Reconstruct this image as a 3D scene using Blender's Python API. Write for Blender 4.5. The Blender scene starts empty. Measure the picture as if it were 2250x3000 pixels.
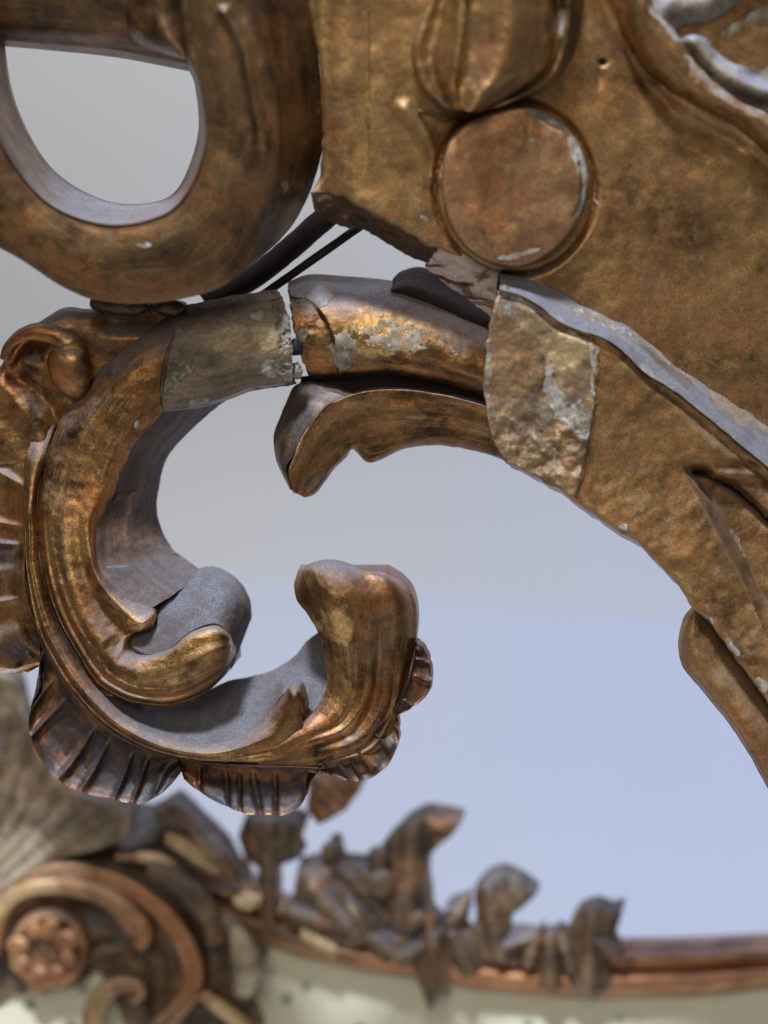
import bpy, math, random
import numpy as np
from mathutils import Vector, Matrix

# ------------------------------------------------------------------ camera, world, lamps
S = 1e-4            # metres per photograph pixel at the distance of focus
D = 4000.0          # focus distance in those pixels
TILT = math.radians(22)
CAM = Vector((0, 0, 1.3))
RC = Matrix.Rotation(math.pi/2 - TILT, 3, 'X')
sc = bpy.context.scene
COL = sc.collection
cd = bpy.data.cameras.new('camera'); cam = bpy.data.objects.new('camera', cd); COL.objects.link(cam)
cam.location = CAM; cam.rotation_euler = (math.pi/2 - TILT, 0, 0)
cd.sensor_fit = 'VERTICAL'; cd.sensor_height = 24; cd.lens = 24*D/3000
cd.clip_start = 0.01; cd.clip_end = 50
cd.dof.use_dof = True; cd.dof.focus_distance = D*S; cd.dof.aperture_fstop = 2.5
sc.camera = cam
w = bpy.data.worlds.new('World'); sc.world = w; w.use_nodes = True
w.node_tree.nodes['Background'].inputs[0].default_value = (1.0, 0.93, 0.84, 1)
w.node_tree.nodes['Background'].inputs[1].default_value = 0.12
sc.view_settings.view_transform = 'Standard'; sc.view_settings.look = 'None'
sc.view_settings.exposure = 0.0; sc.view_settings.gamma = 1

def camv(x, y, z):   # camera-frame metres -> world
    return CAM + RC @ Vector((x, y, z))
def area(name, loc, target, size, power, color, shape='RECTANGLE', sy=None):
    l = bpy.data.lights.new(name, 'AREA'); l.shape = shape; l.size = size; l.size_y = sy or size
    l.energy = power; l.color = color
    o = bpy.data.objects.new(name, l); COL.objects.link(o); o.location = loc
    o.rotation_euler = (target - Vector(loc)).to_track_quat('-Z', 'Y').to_euler()
    return o
TG = camv(0, 0, -D*S)
area('window_light', TG + (RC @ Vector((-0.15, 0.98, 0.66))), TG, 0.15, 25, (0.80, 0.86, 1.0), sy=0.14)
area('sky_window', TG + Vector((0.10, 0.35, 1.1)), TG, 0.45, 3.5, (0.34, 0.52, 1.0))
area('room_fill', TG + (RC @ Vector((-0.25, 0.45, 1.25))), TG, 0.55, 4.6, (1.0, 0.92, 0.80))  # unseen fill added behind the camera for sheen on the panel
area('wall_fill', TG + Vector((-0.4, 0.3, 1.3)), TG + Vector((0.0, 1.2, 0.0)), 0.3, 5.4, (1.0, 0.90, 0.72))  # unseen lamp added to brighten the backdrop wall

# ------------------------------------------------------------------ numeric helpers
def hash3(i, j, k, seed):
    n = (i.astype(np.int64)*73856093) ^ (j.astype(np.int64)*19349663) ^ (k.astype(np.int64)*83492791) ^ (seed*2654435761)
    n = (n ^ (n >> 13)) * 1274126177 & 0x7fffffff
    n = (n ^ (n >> 16)) * 668265263 & 0x7fffffff
    return (n & 0xffffff) / float(0xffffff)*2 - 1
def vnoise(P, seed=0):
    F = np.floor(P); f = P - F; u = f*f*(3-2*f); F = F.astype(np.int64)
    r = 0
    for a in (0, 1):
        wa = u[:, 0] if a else 1-u[:, 0]
        for b in (0, 1):
            wb = u[:, 1] if b else 1-u[:, 1]
            for c in (0, 1):
                wc = u[:, 2] if c else 1-u[:, 2]
                r = r + wa*wb*wc*hash3(F[:, 0]+a, F[:, 1]+b, F[:, 2]+c, seed)
    return r
def fbm(P, scale, octv=4, seed=0):
    r = 0; a = 1.0; t = 0; Q = P/scale
    for o in range(octv):
        r = r + a*vnoise(Q + 17.3*o, seed+o); t += a; a *= .5; Q = Q*2.03
    return r/t
def sstep(a, b, x):
    t = np.clip((x-a)/(b-a), 0, 1); return t*t*(3-2*t)
MAPS = {0: (0, 0, 1.3562), 1: (0, 0, .6028), 2: (800, 0, .6028), 3: (1400, 0, .5124), 4: (0, 800, .5425), 5: (700, 700, .6028),
        6: (1400, 800, .6784), 7: (0, 1500, .7836), 8: (0, 2200, .6028), 9: (700, 2200, .7233), 10: (1600, 2600, .3918),
        11: (0, 2400, .4822), 's': (0, 0, 1)}
def L(m, pts, h=0.0):
    x0, y0, k = MAPS[m]
    return np.array([(x0+p[0]*k, y0+p[1]*k, (p[2] if len(p) > 2 else 0.0)+h) for p in pts], float)
def spline(P, n, closed=False, even=True):
    P = np.asarray(P, float); K = len(P)
    Q = np.vstack([P[-1:], P, P[:2]]) if closed else np.vstack([2*P[0]-P[1], P, 2*P[-1]-P[-2]])
    segs = K if closed else K-1
    if even:
        d = np.linalg.norm(np.diff(np.vstack([P, P[:1]]) if closed else P, axis=0), axis=1)
        c = np.concatenate([[0], np.cumsum(d)]); c /= c[-1]
        t = np.interp(np.linspace(0, 1, n, endpoint=not closed), c, np.arange(segs+1))
    else:
        t = np.linspace(0, segs, n, endpoint=not closed)
    i = np.minimum(t.astype(int), segs-1); f = (t-i)[:, None]
    p0, p1, p2, p3 = Q[i], Q[i+1], Q[i+2], Q[i+3]
    return .5*((2*p1)+(-p0+p2)*f+(2*p0-5*p1+4*p2-p3)*f**2+(-p0+3*p1-3*p2+p3)*f**3)
def splineT(P, t):
    """P: K x ... catmull-rom at params t (0..K-1) along axis 0"""
    K = P.shape[0]; Q = np.concatenate([2*P[:1]-P[1:2], P, 2*P[-1:]-P[-2:-1]])
    i = np.minimum(t.astype(int), K-2); f = (t-i).reshape((-1,)+(1,)*(P.ndim-1))
    p0, p1, p2, p3 = Q[i], Q[i+1], Q[i+2], Q[i+3]
    return .5*((2*p1)+(-p0+p2)*f+(2*p0-5*p1+4*p2-p3)*f**2+(-p0+3*p1-3*p2+p3)*f**3)
def polysd(X, Y, poly):
    """signed distance (inside +) and nearest point"""
    P = poly[:, :2]; n = len(P); best = np.full(X.shape, 1e18); bx = np.zeros(X.shape); by = np.zeros(X.shape)
    ins = np.zeros(X.shape, bool)
    for i in range(n):
        ax, ay = P[i]; cx, cy = P[(i+1) % n]; dx, dy = cx-ax, cy-ay; l2 = dx*dx+dy*dy+1e-12
        t = np.clip(((X-ax)*dx+(Y-ay)*dy)/l2, 0, 1); qx = ax+t*dx; qy = ay+t*dy
        d = (X-qx)**2+(Y-qy)**2; m = d < best
        best[m] = d[m]; bx[m] = qx[m]; by[m] = qy[m]
        if ay != cy:
            c = ((ay > Y) != (cy > Y)) & (X < (cx-ax)*(Y-ay)/(cy-ay)+ax); ins ^= c
    d = np.sqrt(best); return np.where(ins, d, -d), bx, by
def curved(X, Y, line):
    """distance to an open polyline, and side sign (+ below/right of travel)"""
    best = np.full(X.shape, 1e18); sg = np.zeros(X.shape)
    for i in range(len(line)-1):
        ax, ay = line[i][:2]; cx, cy = line[i+1][:2]; dx, dy = cx-ax, cy-ay; l2 = dx*dx+dy*dy+1e-12
        t = np.clip(((X-ax)*dx+(Y-ay)*dy)/l2, 0, 1); d = (X-ax-t*dx)**2+(Y-ay-t*dy)**2
        m = d < best; best[m] = d[m]; sg[m] = np.sign(dx*(Y-ay)-dy*(X-ax))[m]
    return np.sqrt(best), sg
def unproj(P):
    """pixel x, pixel y, height towards camera -> camera-frame pixels"""
    k = (D-P[:, 2])/D
    return np.stack([(P[:, 0]-1125)*k, -(P[:, 1]-1500)*k, P[:, 2]-D], 1)
RCn = np.array(RC); CAMn = np.array(CAM)
def lean(P):   # the carved frame leans: its upper part is nearer the lens
    P = P.copy(); t_ = np.maximum(0, 1450-P[:, 1]); P[:, 2] += .27*t_*t_/(t_+330); return P

WEAR_TONE = []   # (channel, x, y, rx, ry, angle, strength): chips, rubbed gilding, stains, also highlights and recess shade put into colour, in photograph pixels
def wear_tone_attr(me, P, seed, local):
    n = len(P); W = np.zeros((n, 4)); N = fbm(np.column_stack([P[:, 0], P[:, 1], P[:, 2]]), 30, 4, seed+5)
    for (c, x, y, rx, ry, an, s) in list(WEAR_TONE)+list(local):
        ca, sa = math.cos(math.radians(an)), math.sin(math.radians(an))
        dx = P[:, 0]-x; dy = P[:, 1]-y
        d = np.sqrt(((dx*ca+dy*sa)/rx)**2+((-dx*sa+dy*ca)/ry)**2)
        W[:, c] = np.maximum(W[:, c], s*sstep(0, .35, 1-d+N*.75))
    a = me.attributes.new('wear', 'FLOAT_COLOR', 'POINT'); a.data.foreach_set('color', W.ravel())

ROOT = {}
def make_mesh(name, P, faces, mat, parent=None, flow=None, disp=(), seed=0, sharp=50, wear=(), leaning=True, label=None, keep=None):
    """P in pixel coordinates; faces Nx4 or list"""
    Q = lean(P) if leaning else P
    V = unproj(Q)
    faces = np.asarray(faces)
    if disp:
        fn = np.cross(V[faces[:, 2]]-V[faces[:, 0]], V[faces[:, 3]]-V[faces[:, 1]])
        vn = np.zeros_like(V)
        for c in range(4): np.add.at(vn, faces[:, c], fn)
        vn /= (np.linalg.norm(vn, axis=1)[:, None]+1e-9)
        if np.sum(vn[:, 2]) < 0: vn = -vn
        dd = 0
        for (amp, scl, octv) in disp: dd = dd + amp*fbm(V, scl, octv, seed+int(scl))
        V = V+vn*dd[:, None]
    Wd = (V*S) @ RCn.T + CAMn
    if parent is not None: Wd = Wd - np.array(parent.location)
    me = bpy.data.meshes.new(name)
    # orientation: make most faces look at the camera
    fl = [tuple(int(i) for i in f) for f in faces]
    fl = [tuple(dict.fromkeys(f)) for f in fl]; fl = [f for f in fl if len(f) > 2]
    me.from_pydata(Wd.tolist(), [], fl); me.validate()
    wear_tone_attr(me, P, seed, wear)
    if flow is None: flow = P*np.array([.6, .6, .6])
    fl3 = np.zeros((len(P), 3)); fl3[:len(flow)] = flow*S; fl3[len(flow):] = flow[-1]*S
    fa = me.attributes.new('flow', 'FLOAT_VECTOR', 'POINT'); fa.data.foreach_set('vector', fl3.ravel())
    me.update()
    me.polygons.foreach_set('use_smooth', [True]*len(me.polygons))
    if sharp: me.set_sharp_from_angle(angle=math.radians(sharp))
    me.materials.append(mat)
    o = bpy.data.objects.new(name, me); COL.objects.link(o)
    if parent is not None: o.parent = parent
    if label: o['label'] = label
    return o
def root(name, px, label, cat, group=None, leaning=True):
    P = np.array([px], float)
    V = unproj(lean(P) if leaning else P)[0]*S
    o = bpy.data.objects.new(name, None); COL.objects.link(o); o.empty_display_size = .01
    o.location = Vector((RCn @ V).tolist()) + CAM
    o['label'] = label; o['category'] = cat
    if group: o['group'] = group
    return o

def seed_of(kw): return kw.get('seed', 0)
def loft(name, rails, mat, parent=None, step=5.0, back=(12, -30, -110), post=None, caps=True, nv=None, nu=None, ring=False, **kw):
    R = np.array([np.asarray(r, float) for r in rails])      # R x K x 3
    nr, K, _ = R.shape
    al = np.mean([np.concatenate([[0], np.cumsum(np.linalg.norm(np.diff(r, axis=0), axis=1))]) for r in R], axis=0)
    nu = nu or max(6, int(al[-1]/step))
    t = np.interp(np.linspace(0, al[-1], nu), al, np.arange(K))
    A = splineT(R.transpose(1, 0, 2), t)                      # nu x R x 3
    cw = np.concatenate([[0], np.cumsum(np.linalg.norm(np.diff(R, axis=0), axis=2).max(1))])
    nv = nv or max(5, int(cw[-1]/step))
    s = np.interp(np.linspace(0, cw[-1], nv), cw, np.arange(nr))
    G = splineT(A.transpose(1, 0, 2), s).transpose(1, 0, 2)   # nu x nv x 3
    uu = np.linspace(0, 1, nu)[:, None]*np.ones((1, nv)); vv = np.linspace(0, 1, nv)[None, :]*np.ones((nu, 1))
    if post is not None: G = post(G, uu, vv)
    if back is not None:
        b = np.array(back, float)
        last = G[:, -1:, :]; first = G[:, :1, :]
        G = np.concatenate([G, last+b*.12, last+b*.5, last+b, (last+first)/2+b, first+b, first+b*.5, first+b*.12], 1)
    nv2 = G.shape[1]; P = G.reshape(-1, 3)
    FU = np.linspace(0, al[-1], nu)[:, None]*np.ones((1, nv2)); FV = np.minimum(np.arange(nv2), nv)[None, :]/nv*cw[-1]*np.ones((nu, 1))
    flow = np.stack([FU*.16, FV, 0*FU+seed_of(kw)*50], -1).reshape(-1, 3); kw['flow'] = flow
    idx = np.arange(nu*nv2).reshape(nu, nv2)
    if back is not None: idx = np.concatenate([idx, idx[:, :1]], 1)
    F = np.stack([idx[:-1, :-1], idx[:-1, 1:], idx[1:, 1:], idx[1:, :-1]], -1).reshape(-1, 4)
    if back is not None and caps:
        for row, fl in ((0, 1), (nu-1, 0)):
            c = G[row].mean(0); P = np.vstack([P, c]); ci = len(P)-1
            a = idx[row, :-1]; b2 = idx[row, 1:]
            f = np.stack([a, b2, np.full_like(a, ci), np.full_like(a, ci)], 1)
            F = np.vstack([F, f if fl == 0 else f[:, [1, 0, 2, 3]]])
    return make_mesh(name, P, F, mat, parent, **kw)

def relief(name, poly, hf, mat, parent=None, step=6.0, thick=110, bshift=(12, -30), closed_spline=True, n=None, edge=12, rough=0, **kw):
    poly = np.asarray(poly, float)[:, :2]
    per = np.linalg.norm(np.diff(np.vstack([poly, poly[:1]]), axis=0), axis=1).sum()
    if closed_spline: poly = spline(poly, n or max(24, int(per/10)), closed=True)
    else:
        k = max(24, int(per/10)); pp = np.vstack([poly, poly[:1]]); d = np.concatenate([[0], np.cumsum(np.linalg.norm(np.diff(pp, axis=0), axis=1))])
        tt = np.linspace(0, d[-1], k, endpoint=False); poly = np.column_stack([np.interp(tt, d, pp[:, 0]), np.interp(tt, d, pp[:, 1])])
    if rough:
        q = np.column_stack([poly, np.zeros(len(poly))])
        poly = poly + rough*np.column_stack([fbm(q, 28, 3, 3), fbm(q, 28, 3, 9)])
    x0, y0 = poly.min(0)-step; x1, y1 = poly.max(0)+step
    xs = np.arange(x0, x1+step, step); ys = np.arange(y0, y1+step, step)
    X, Y = np.meshgrid(xs, ys); sd, bx, by = polysd(X, Y, poly)
    keep = sd > -step*.6
    q = keep[:-1, :-1] & keep[:-1, 1:] & keep[1:, 1:] & keep[1:, :-1]
    ix = np.arange(X.size).reshape(X.shape)
    F = np.stack([ix[:-1, :-1][q], ix[1:, :-1][q], ix[1:, 1:][q], ix[:-1, 1:][q]], -1)
    # boundary vertices of the kept cells go onto the outline
    e = np.concatenate([F[:, [0, 1]], F[:, [1, 2]], F[:, [2, 3]], F[:, [3, 0]]])
    key = np.sort(e, 1); kk = key[:, 0].astype(np.int64)*X.size+key[:, 1]
    u, inv, cnt = np.unique(kk, return_inverse=True, return_counts=True)
    be = e[cnt[inv] == 1]
    bv = np.unique(be); xf = X.ravel().copy(); yf = Y.ravel().copy(); sf = sd.ravel().copy()
    xf[bv] = bx.ravel()[bv]; yf[bv] = by.ravel()[bv]; sf[bv] = 0
    h = hf(xf, yf, np.maximum(sf, 0))
    h = h - edge*(1-np.clip(np.maximum(sf, 0)/max(edge, 1e-3), 0, 1))**2
    used = np.unique(F); remap = -np.ones(X.size, int); remap[used] = np.arange(len(used))
    P = np.column_stack([xf, yf, h])[used]; F = remap[F]; be = remap[be]
    nfr = len(P)
    # skirt
    lv = np.unique(be); m1 = -np.ones(nfr, int); m1[lv] = np.arange(len(lv))
    rings = [lv]
    for fr in (.15, .5, 1.0):
        Q = P[lv].copy(); Q[:, 0] += bshift[0]*fr; Q[:, 1] += bshift[1]*fr
        Q[:, 2] = Q[:, 2]*(1-fr)+fr*(np.median(h[used])-thick)
        rings.append(np.arange(len(lv))+len(P)); P = np.vstack([P, Q])
    fs = [F]
    for a, b in zip(rings[:-1], rings[1:]):
        i, j = m1[be[:, 0]], m1[be[:, 1]]
        fs.append(np.stack([a[j], a[i], b[i], b[j]], 1))
    return make_mesh(name, P, np.vstack(fs), mat, parent, **kw)

# ------------------------------------------------------------------ materials
class NT:
    def __init__(s, name):
        s.m = bpy.data.materials.new(name); s.m.use_nodes = True; s.t = s.m.node_tree; s.t.nodes.clear()
        s.out = s.t.nodes.new('ShaderNodeOutputMaterial'); s.bs = s.t.nodes.new('ShaderNodeBsdfPrincipled')
        s.t.links.new(s.bs.outputs[0], s.out.inputs[0])
    def n(s, kind, **kw):
        o = s.t.nodes.new('ShaderNode'+kind)
        for k, v in kw.items():
            if hasattr(o, k): setattr(o, k, v)
            else: o.inputs[k.replace('_', ' ')].default_value = v
        return o
    def l(s, a, b): s.t.links.new(a, b)
    def noise(s, co, scale, detail=6, rough=.6, dist=0.0):
        o = s.n('TexNoise', Scale=scale, Detail=detail, Roughness=rough, Distortion=dist); s.l(co, o.inputs['Vector']); return o.outputs['Fac']
    def ramp(s, f, stops):
        o = s.n('ValToRGB'); cr = o.color_ramp
        while len(cr.elements) < len(stops): cr.elements.new(.5)
        for e, (p, c) in zip(cr.elements, stops):
            e.position = p; e.color = (c if isinstance(c, tuple) else (c, c, c))+(1,)
        s.l(f, o.inputs[0]); return o.outputs[0]
    def mix(s, f, a, b, blend='MIX'):
        o = s.n('Mix', data_type='RGBA', blend_type=blend)
        for v, i in ((f, 0), (a, 6), (b, 7)):
            if isinstance(v, (int, float)): o.inputs[i].default_value = v
            elif isinstance(v, tuple): o.inputs[i].default_value = v+(1,)
            else: s.l(v, o.inputs[i])
        return o.outputs[2]
    def math(s, op, a, b=0.0, clamp=False):
        o = s.n('Math', operation=op, use_clamp=clamp)
        for v, i in ((a, 0), (b, 1)):
            if isinstance(v, (int, float)): o.inputs[i].default_value = v
            else: s.l(v, o.inputs[i])
        return o.outputs[0]

def gilt(name, dark=(.050, .028, .014), mid=(.23, .115, .045), light=(.60, .36, .135), copper=(.50, .20, .065), dustc=(.150, .155, .180),
         dust=1.0, metal=.9, rough=.31, base_shift=0.0, dirt=.5, grain=1.0, streak=.65):
    t = NT(name); co = t.n('TexCoord').outputs['Object']
    at = t.n('Attribute', attribute_name='wear'); sep = t.n('SeparateColor'); t.l(at.outputs['Color'], sep.inputs[0])
    big = t.noise(co, 55, 5, .6, .6); med = t.noise(co, 240, 6, .65, .4); fine = t.noise(co, 1500, 5, .7); sp = t.noise(co, 700, 3, .5)
    f = t.math('ADD', t.math('MULTIPLY', big, .80), t.math('MULTIPLY', med, .24)); f = t.math('ADD', f, base_shift-.03)
    col = t.ramp(f, [(.34, dark), (.47, mid), (.60, tuple(.6*m+.4*l for m, l in zip(mid, light))), (.74, light)])
    # reddish bole where the gilding is rubbed
    geo = t.n('NewGeometry')
    pt = t.ramp(geo.outputs['Pointiness'], [(.50, 0.0), (.56, 1.0)])
    cf = t.math('MULTIPLY', t.ramp(t.noise(co, 100, 6, .65), [(.49, 0.0), (.66, 1.0)]), .62)
    col = t.mix(cf, col, copper)
    col = t.mix(t.math('MULTIPLY', pt, t.math('MULTIPLY', med, .8)), col, light)
    col = t.mix(t.math('MULTIPLY', sep.outputs['Green'], t.math('ADD', med, .35), True), col, copper)
    col = t.mix(t.math('MULTIPLY', sep.outputs['Blue'], t.math('ADD', med, .35), True), col, tuple(min(1, c*1.35) for c in light))
    # rubbed streaks that run along each moulding
    fv = t.n('Attribute', attribute_name='flow').outputs['Vector']
    sk = t.noise(fv, 420, 7, .7, .3); sk2 = t.noise(fv, 160, 5, .6)
    col = t.mix(t.math('MULTIPLY', t.ramp(sk, [(.50, 0.0), (.66, 1.0)]), .55), col, light)
    col = t.mix(t.math('MULTIPLY', t.ramp(sk2, [(.50, 0.0), (.70, 1.0)]), streak), col, tuple(c*.8 for c in dark))
    gn = t.math('ADD', .62, t.math('MULTIPLY', t.ramp(t.noise(co, 2100, 4, .7), [(.36, 0.0), (.64, 1.0)]), .62))
    col = t.mix(1.0, col, t.n('CombineXYZ').outputs[0]) if False else t.mix(1.0, col, gn, 'MULTIPLY')
    # fine dark flecks
    fl = t.ramp(sp, [(.26, 1.0), (.36, 0.0)]); col = t.mix(t.math('MULTIPLY', fl, dirt), col, (.02, .013, .01))
    # long stains
    st = t.ramp(t.noise(co, 90, 8, .72, 1.5), [(.54, 0.0), (.68, 1.0)]); col = t.mix(t.math('MULTIPLY', st, dirt), col, (.05, .032, .022))
    col = t.mix(t.math('MULTIPLY', at.outputs['Alpha'], t.math('ADD', med, .4), True), col, (.022, .018, .020))  # dark channel: grime, and recess shade put into the colour
    # bare gesso
    ge = t.ramp(t.math('ADD', sep.outputs['Red'], t.math('MULTIPLY', t.math('SUBTRACT', t.noise(co, 420, 8, .78), .5), 1.5)), [(.48, 0.0), (.66, 1.0)])
    gcol = t.ramp(t.noise(co, 300, 6, .7), [(.34, (.14, .10, .06)), (.48, (.28, .24, .18)), (.60, (.40, .38, .33)), (.72, (.52, .53, .55))])
    col = t.mix(ge, col, gcol)
    # dust lies on what faces up
    nz = t.n('SeparateXYZ'); t.l(geo.outputs['Normal'], nz.inputs[0])
    du = t.math('ADD', nz.outputs[2], t.math('ADD', t.math('MULTIPLY', t.math('SUBTRACT', t.noise(co, 130, 6, .7), .5), .40), t.math('MULTIPLY', t.math('SUBTRACT', t.noise(co, 2600, 3, .6), .5), .35)))
    du = t.math('MULTIPLY', t.ramp(du, [(.37, 0.0), (.88, 1.0)]), dust, True)
    du = t.math('MULTIPLY', du, t.math('SUBTRACT', 1.0, t.math('MULTIPLY', sep.outputs['Green'], .75), True))
    dc = t.mix(t.ramp(fine, [(.36, 0.0), (.64, 1.0)]), tuple(c*.62 for c in dustc), tuple(min(1, c*1.4) for c in dustc))
    dc = t.mix(t.math('MULTIPLY', t.ramp(med, [(.42, 0.0), (.62, 1.0)]), .45), dc, tuple(.75*m+.12*c for m, c in zip(mid, dustc)))
    col = t.mix(t.math('MULTIPLY', du, .86), col, dc)
    # thin film of dust grains everywhere
    gr = t.math('MULTIPLY', t.ramp(t.noise(co, 3800, 2, .5), [(.60, 0.0), (.72, 1.0)]),   .22*dust)
    col = t.mix(gr, col, dustc)
    t.l(col, t.bs.inputs['Base Color'])
    nonm = t.math('MAXIMUM', t.math('MAXIMUM', ge, du), at.outputs['Alpha'])
    t.l(t.math('MULTIPLY', t.math('SUBTRACT', 1.0, nonm, True), metal), t.bs.inputs['Metallic'])
    ro = t.math('ADD', t.math('ADD', t.math('MULTIPLY', med, .25), t.math('MULTIPLY', sk2, .2)), rough-.20)
    ro = t.math('SUBTRACT', ro, t.math('MULTIPLY', sep.outputs['Blue'], .17))
    ro = t.math('ADD', ro, t.math('MULTIPLY', t.math('MAXIMUM', ge, du), .4), True)
    t.l(ro, t.bs.inputs['Roughness'])
    b = t.n('Bump', Strength=.55*grain, Distance=.0006); t.l(t.math('ADD', t.math('MULTIPLY', fine, .35), t.math('ADD', t.math('MULTIPLY', med, .14), t.math('MULTIPLY', ge, .7))), b.inputs['Height'])
    b2 = t.n('Bump', Strength=.22*grain, Distance=.0002); t.l(t.noise(co, 4500, 3, .6), b2.inputs['Height']); t.l(b.outputs[0], b2.inputs['Normal'])
    t.l(b2.outputs[0], t.bs.inputs['Normal'])
    return t.m
M = {}
M['gilt'] = gilt('aged_bronze_gilding')
M['plate'] = gilt('ochre_bronze_gilding', dark=(.13, .070, .030), mid=(.31, .170, .066), light=(.56, .34, .13), copper=(.46, .20, .075), metal=.78, rough=.36, dirt=.14, dust=.7, streak=.2)
M['disc'] = gilt('coppery_worn_gilding', dark=(.16, .085, .04), mid=(.37, .19, .085), light=(.60, .37, .17), copper=(.55, .24, .10), metal=.7, rough=.36, dirt=.25, dust=.6, streak=.25)
M['ring'] = gilt('brown_bronze_gilding', dark=(.05, .03, .017), mid=(.135, .078, .036), light=(.33, .195, .085), copper=(.36, .16, .06), metal=.8, rough=.33, dirt=.35, streak=.45)
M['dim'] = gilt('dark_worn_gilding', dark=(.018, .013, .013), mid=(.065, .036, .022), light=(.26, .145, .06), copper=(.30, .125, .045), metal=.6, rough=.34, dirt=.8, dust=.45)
M['wood'] = gilt('grey_weathered_wood', dark=(.035, .026, .024), mid=(.085, .060, .048), light=(.16, .11, .075), copper=(.15, .085, .05), metal=.05, rough=.75, dirt=.5)
M['wallwood'] = gilt('bare_brown_wood', dark=(.04, .026, .02), mid=(.105, .066, .048), light=(.19, .12, .08), copper=(.20, .10, .055), metal=.1, rough=.6, dirt=.5, dust=.6)
M['patch'] = gilt('grey_plaster_repair', dark=(.08, .062, .046), mid=(.23, .165, .10), light=(.40, .30, .17), copper=(.34, .20, .10), metal=.25, rough=.45, dirt=.35, grain=1.6, dust=.6)
M['far'] = gilt('copper_gilding_dusty', dark=(.06, .035, .02), mid=(.40, .19, .08), light=(.92, .56, .27), copper=(.60, .25, .10), metal=.5, rough=.30, dirt=.4, dust=.5)
M['fan'] = gilt('pale_gold_ribs', dark=(.06, .035, .02), mid=(.17, .105, .055), light=(.55, .46, .30), copper=(.34, .19, .09), metal=.4, rough=.42, dirt=.4, dust=.6)
M['chalk'] = gilt('chalky_blue_gesso', dark=(.06, .045, .04), mid=(.15, .12, .10), light=(.42, .36, .24), copper=(.35, .25, .12), dustc=(.26, .29, .38), metal=.3, rough=.4, dirt=.4, dust=1, grain=.5)
M['ledge'] = gilt('blue_grey_dusty_ledge', dark=(.09, .07, .055), mid=(.17, .165, .18), light=(.36, .36, .38), copper=(.28, .21, .13), dustc=(.165, .17, .205), metal=.15, rough=.5, dirt=.35, dust=1)
M['fargrey'] = gilt('grey_brown_dusty_gilding', dark=(.04, .035, .03), mid=(.13, .085, .055), light=(.42, .29, .16), copper=(.40, .19, .08), metal=.4, rough=.36, dirt=.5, dust=.8)
def simple(name, col, rough=.8, metal=0, var=.2, scale=30, bump=0):
    t = NT(name); co = t.n('TexCoord').outputs['Object']; f = t.noise(co, scale, 5, .6)
    c = t.mix(f, tuple(x*(1-var) for x in col), tuple(min(1, x*(1+var)) for x in col)); t.l(c, t.bs.inputs['Base Color'])
    t.bs.inputs['Roughness'].default_value = rough; t.bs.inputs['Metallic'].default_value = metal
    if bump:
        b = t.n('Bump', Strength=bump, Distance=.0006); t.l(t.noise(co, scale*8, 6, .7), b.inputs['Height']); t.l(b.outputs[0], t.bs.inputs['Normal'])
    return t.m
def breakmat():
    t = NT('broken_wood_and_gesso'); co = t.n('TexCoord').outputs['Object']
    mp = t.n('Mapping'); t.l(co, mp.inputs[0]); mp.inputs['Rotation'].default_value = (0, .6, 0); mp.inputs['Scale'].default_value = (1, 1, 3)
    a = t.noise(mp.outputs[0], 60, 6, .6, 1.2)
    c = t.ramp(a, [(.34, (.035, .018, .010)), (.42, (.20, .12, .07)), (.47, (.60, .46, .39)), (.62, (.74, .60, .52)), (.72, (.24, .15, .08))])
    t.l(c, t.bs.inputs['Base Color']); t.bs.inputs['Roughness'].default_value = .85
    b = t.n('Bump', Strength=.9, Distance=.001); t.l(t.noise(co, 500, 8, .75), b.inputs['Height']); t.l(b.outputs[0], t.bs.inputs['Normal'])
    return t.m
M['break'] = breakmat()
M['rod'] = simple('blackened_iron', (.012, .011, .011), .6, .3, .4, 200, .3)
M['darkwood_shade'] = simple('dark_wood_and_shade', (.030, .018, .013), .85, 0, .7, 250, 1.0)  # strut wood, also shade put into the arm's hidden surfaces
M['cavity'] = simple('grimy_crumbled_glue', (.09, .045, .018), .55, .2, .8, 330, 1.0)

# ------------------------------------------------------------------ setting: wall and table with its sheet
def plane_on_table(px, ztab):
    x, y = px; d = RC @ Vector(((x-1125)/D, -(y-1500)/D, -1)); k = (ztab-CAM.z)/d.z; return CAM + d*k
ZT = CAM.z - 0.66
a = plane_on_table((500, 2000), ZT); b = plane_on_table((1900, 2180), ZT)
dr = (b-a).normalized(); A = a-dr*3; B = b+dr*3
up = Vector((0, 0, 1)); fw = Vector((0, -1, 0)); RB = .34
def sheet(name, prof, mat):     # a profile (distance forward of the corner, height) swept along the wall
    me = bpy.data.meshes.new(name); vs = []
    for f, h in prof: vs += [tuple(A+fw*f+up*h), tuple(B+fw*f+up*h)]
    me.from_pydata(vs, [], [(2*i, 2*i+1, 2*i+3, 2*i+2) for i in range(len(prof)-1)]); me.materials.append(mat)
    for p in me.polygons: p.use_smooth = True
    o = bpy.data.objects.new(name, me); COL.objects.link(o); o['kind'] = 'structure'; return o
arc = [(RB-RB*math.cos(t), RB-RB*math.sin(t)) for t in np.linspace(0, math.pi/2, 33)]
gl = plane_on_table((1780, 2250), ZT)
area('sheet_fill', gl+Vector((.10, .02, .55)), gl, .26, 1.75, (0.08, 0.30, 1.0))  # unseen lamp added above the sheet to give its blue glow
sheet('wall', [(0, 3), (0, 1)]+arc[:13], simple('grey_beige_wall_paint', (.485, .47, .435), .9, 0, .03, 3))
sheet('table_top', arc[12:]+[(1, 0), (3, 0)], simple('blue_tinted_paper_cover', (.46, .472, .495), .85, 0, .03, 6))  # white paper, with the cool light's blue put into its colour

# ================================================================== UPPER FRAME
frame = root('carved_frame', (1500, 900, 0), 'large brown gilded frame with round medallion and ring scroll, filling top and right', 'picture frame')

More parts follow.
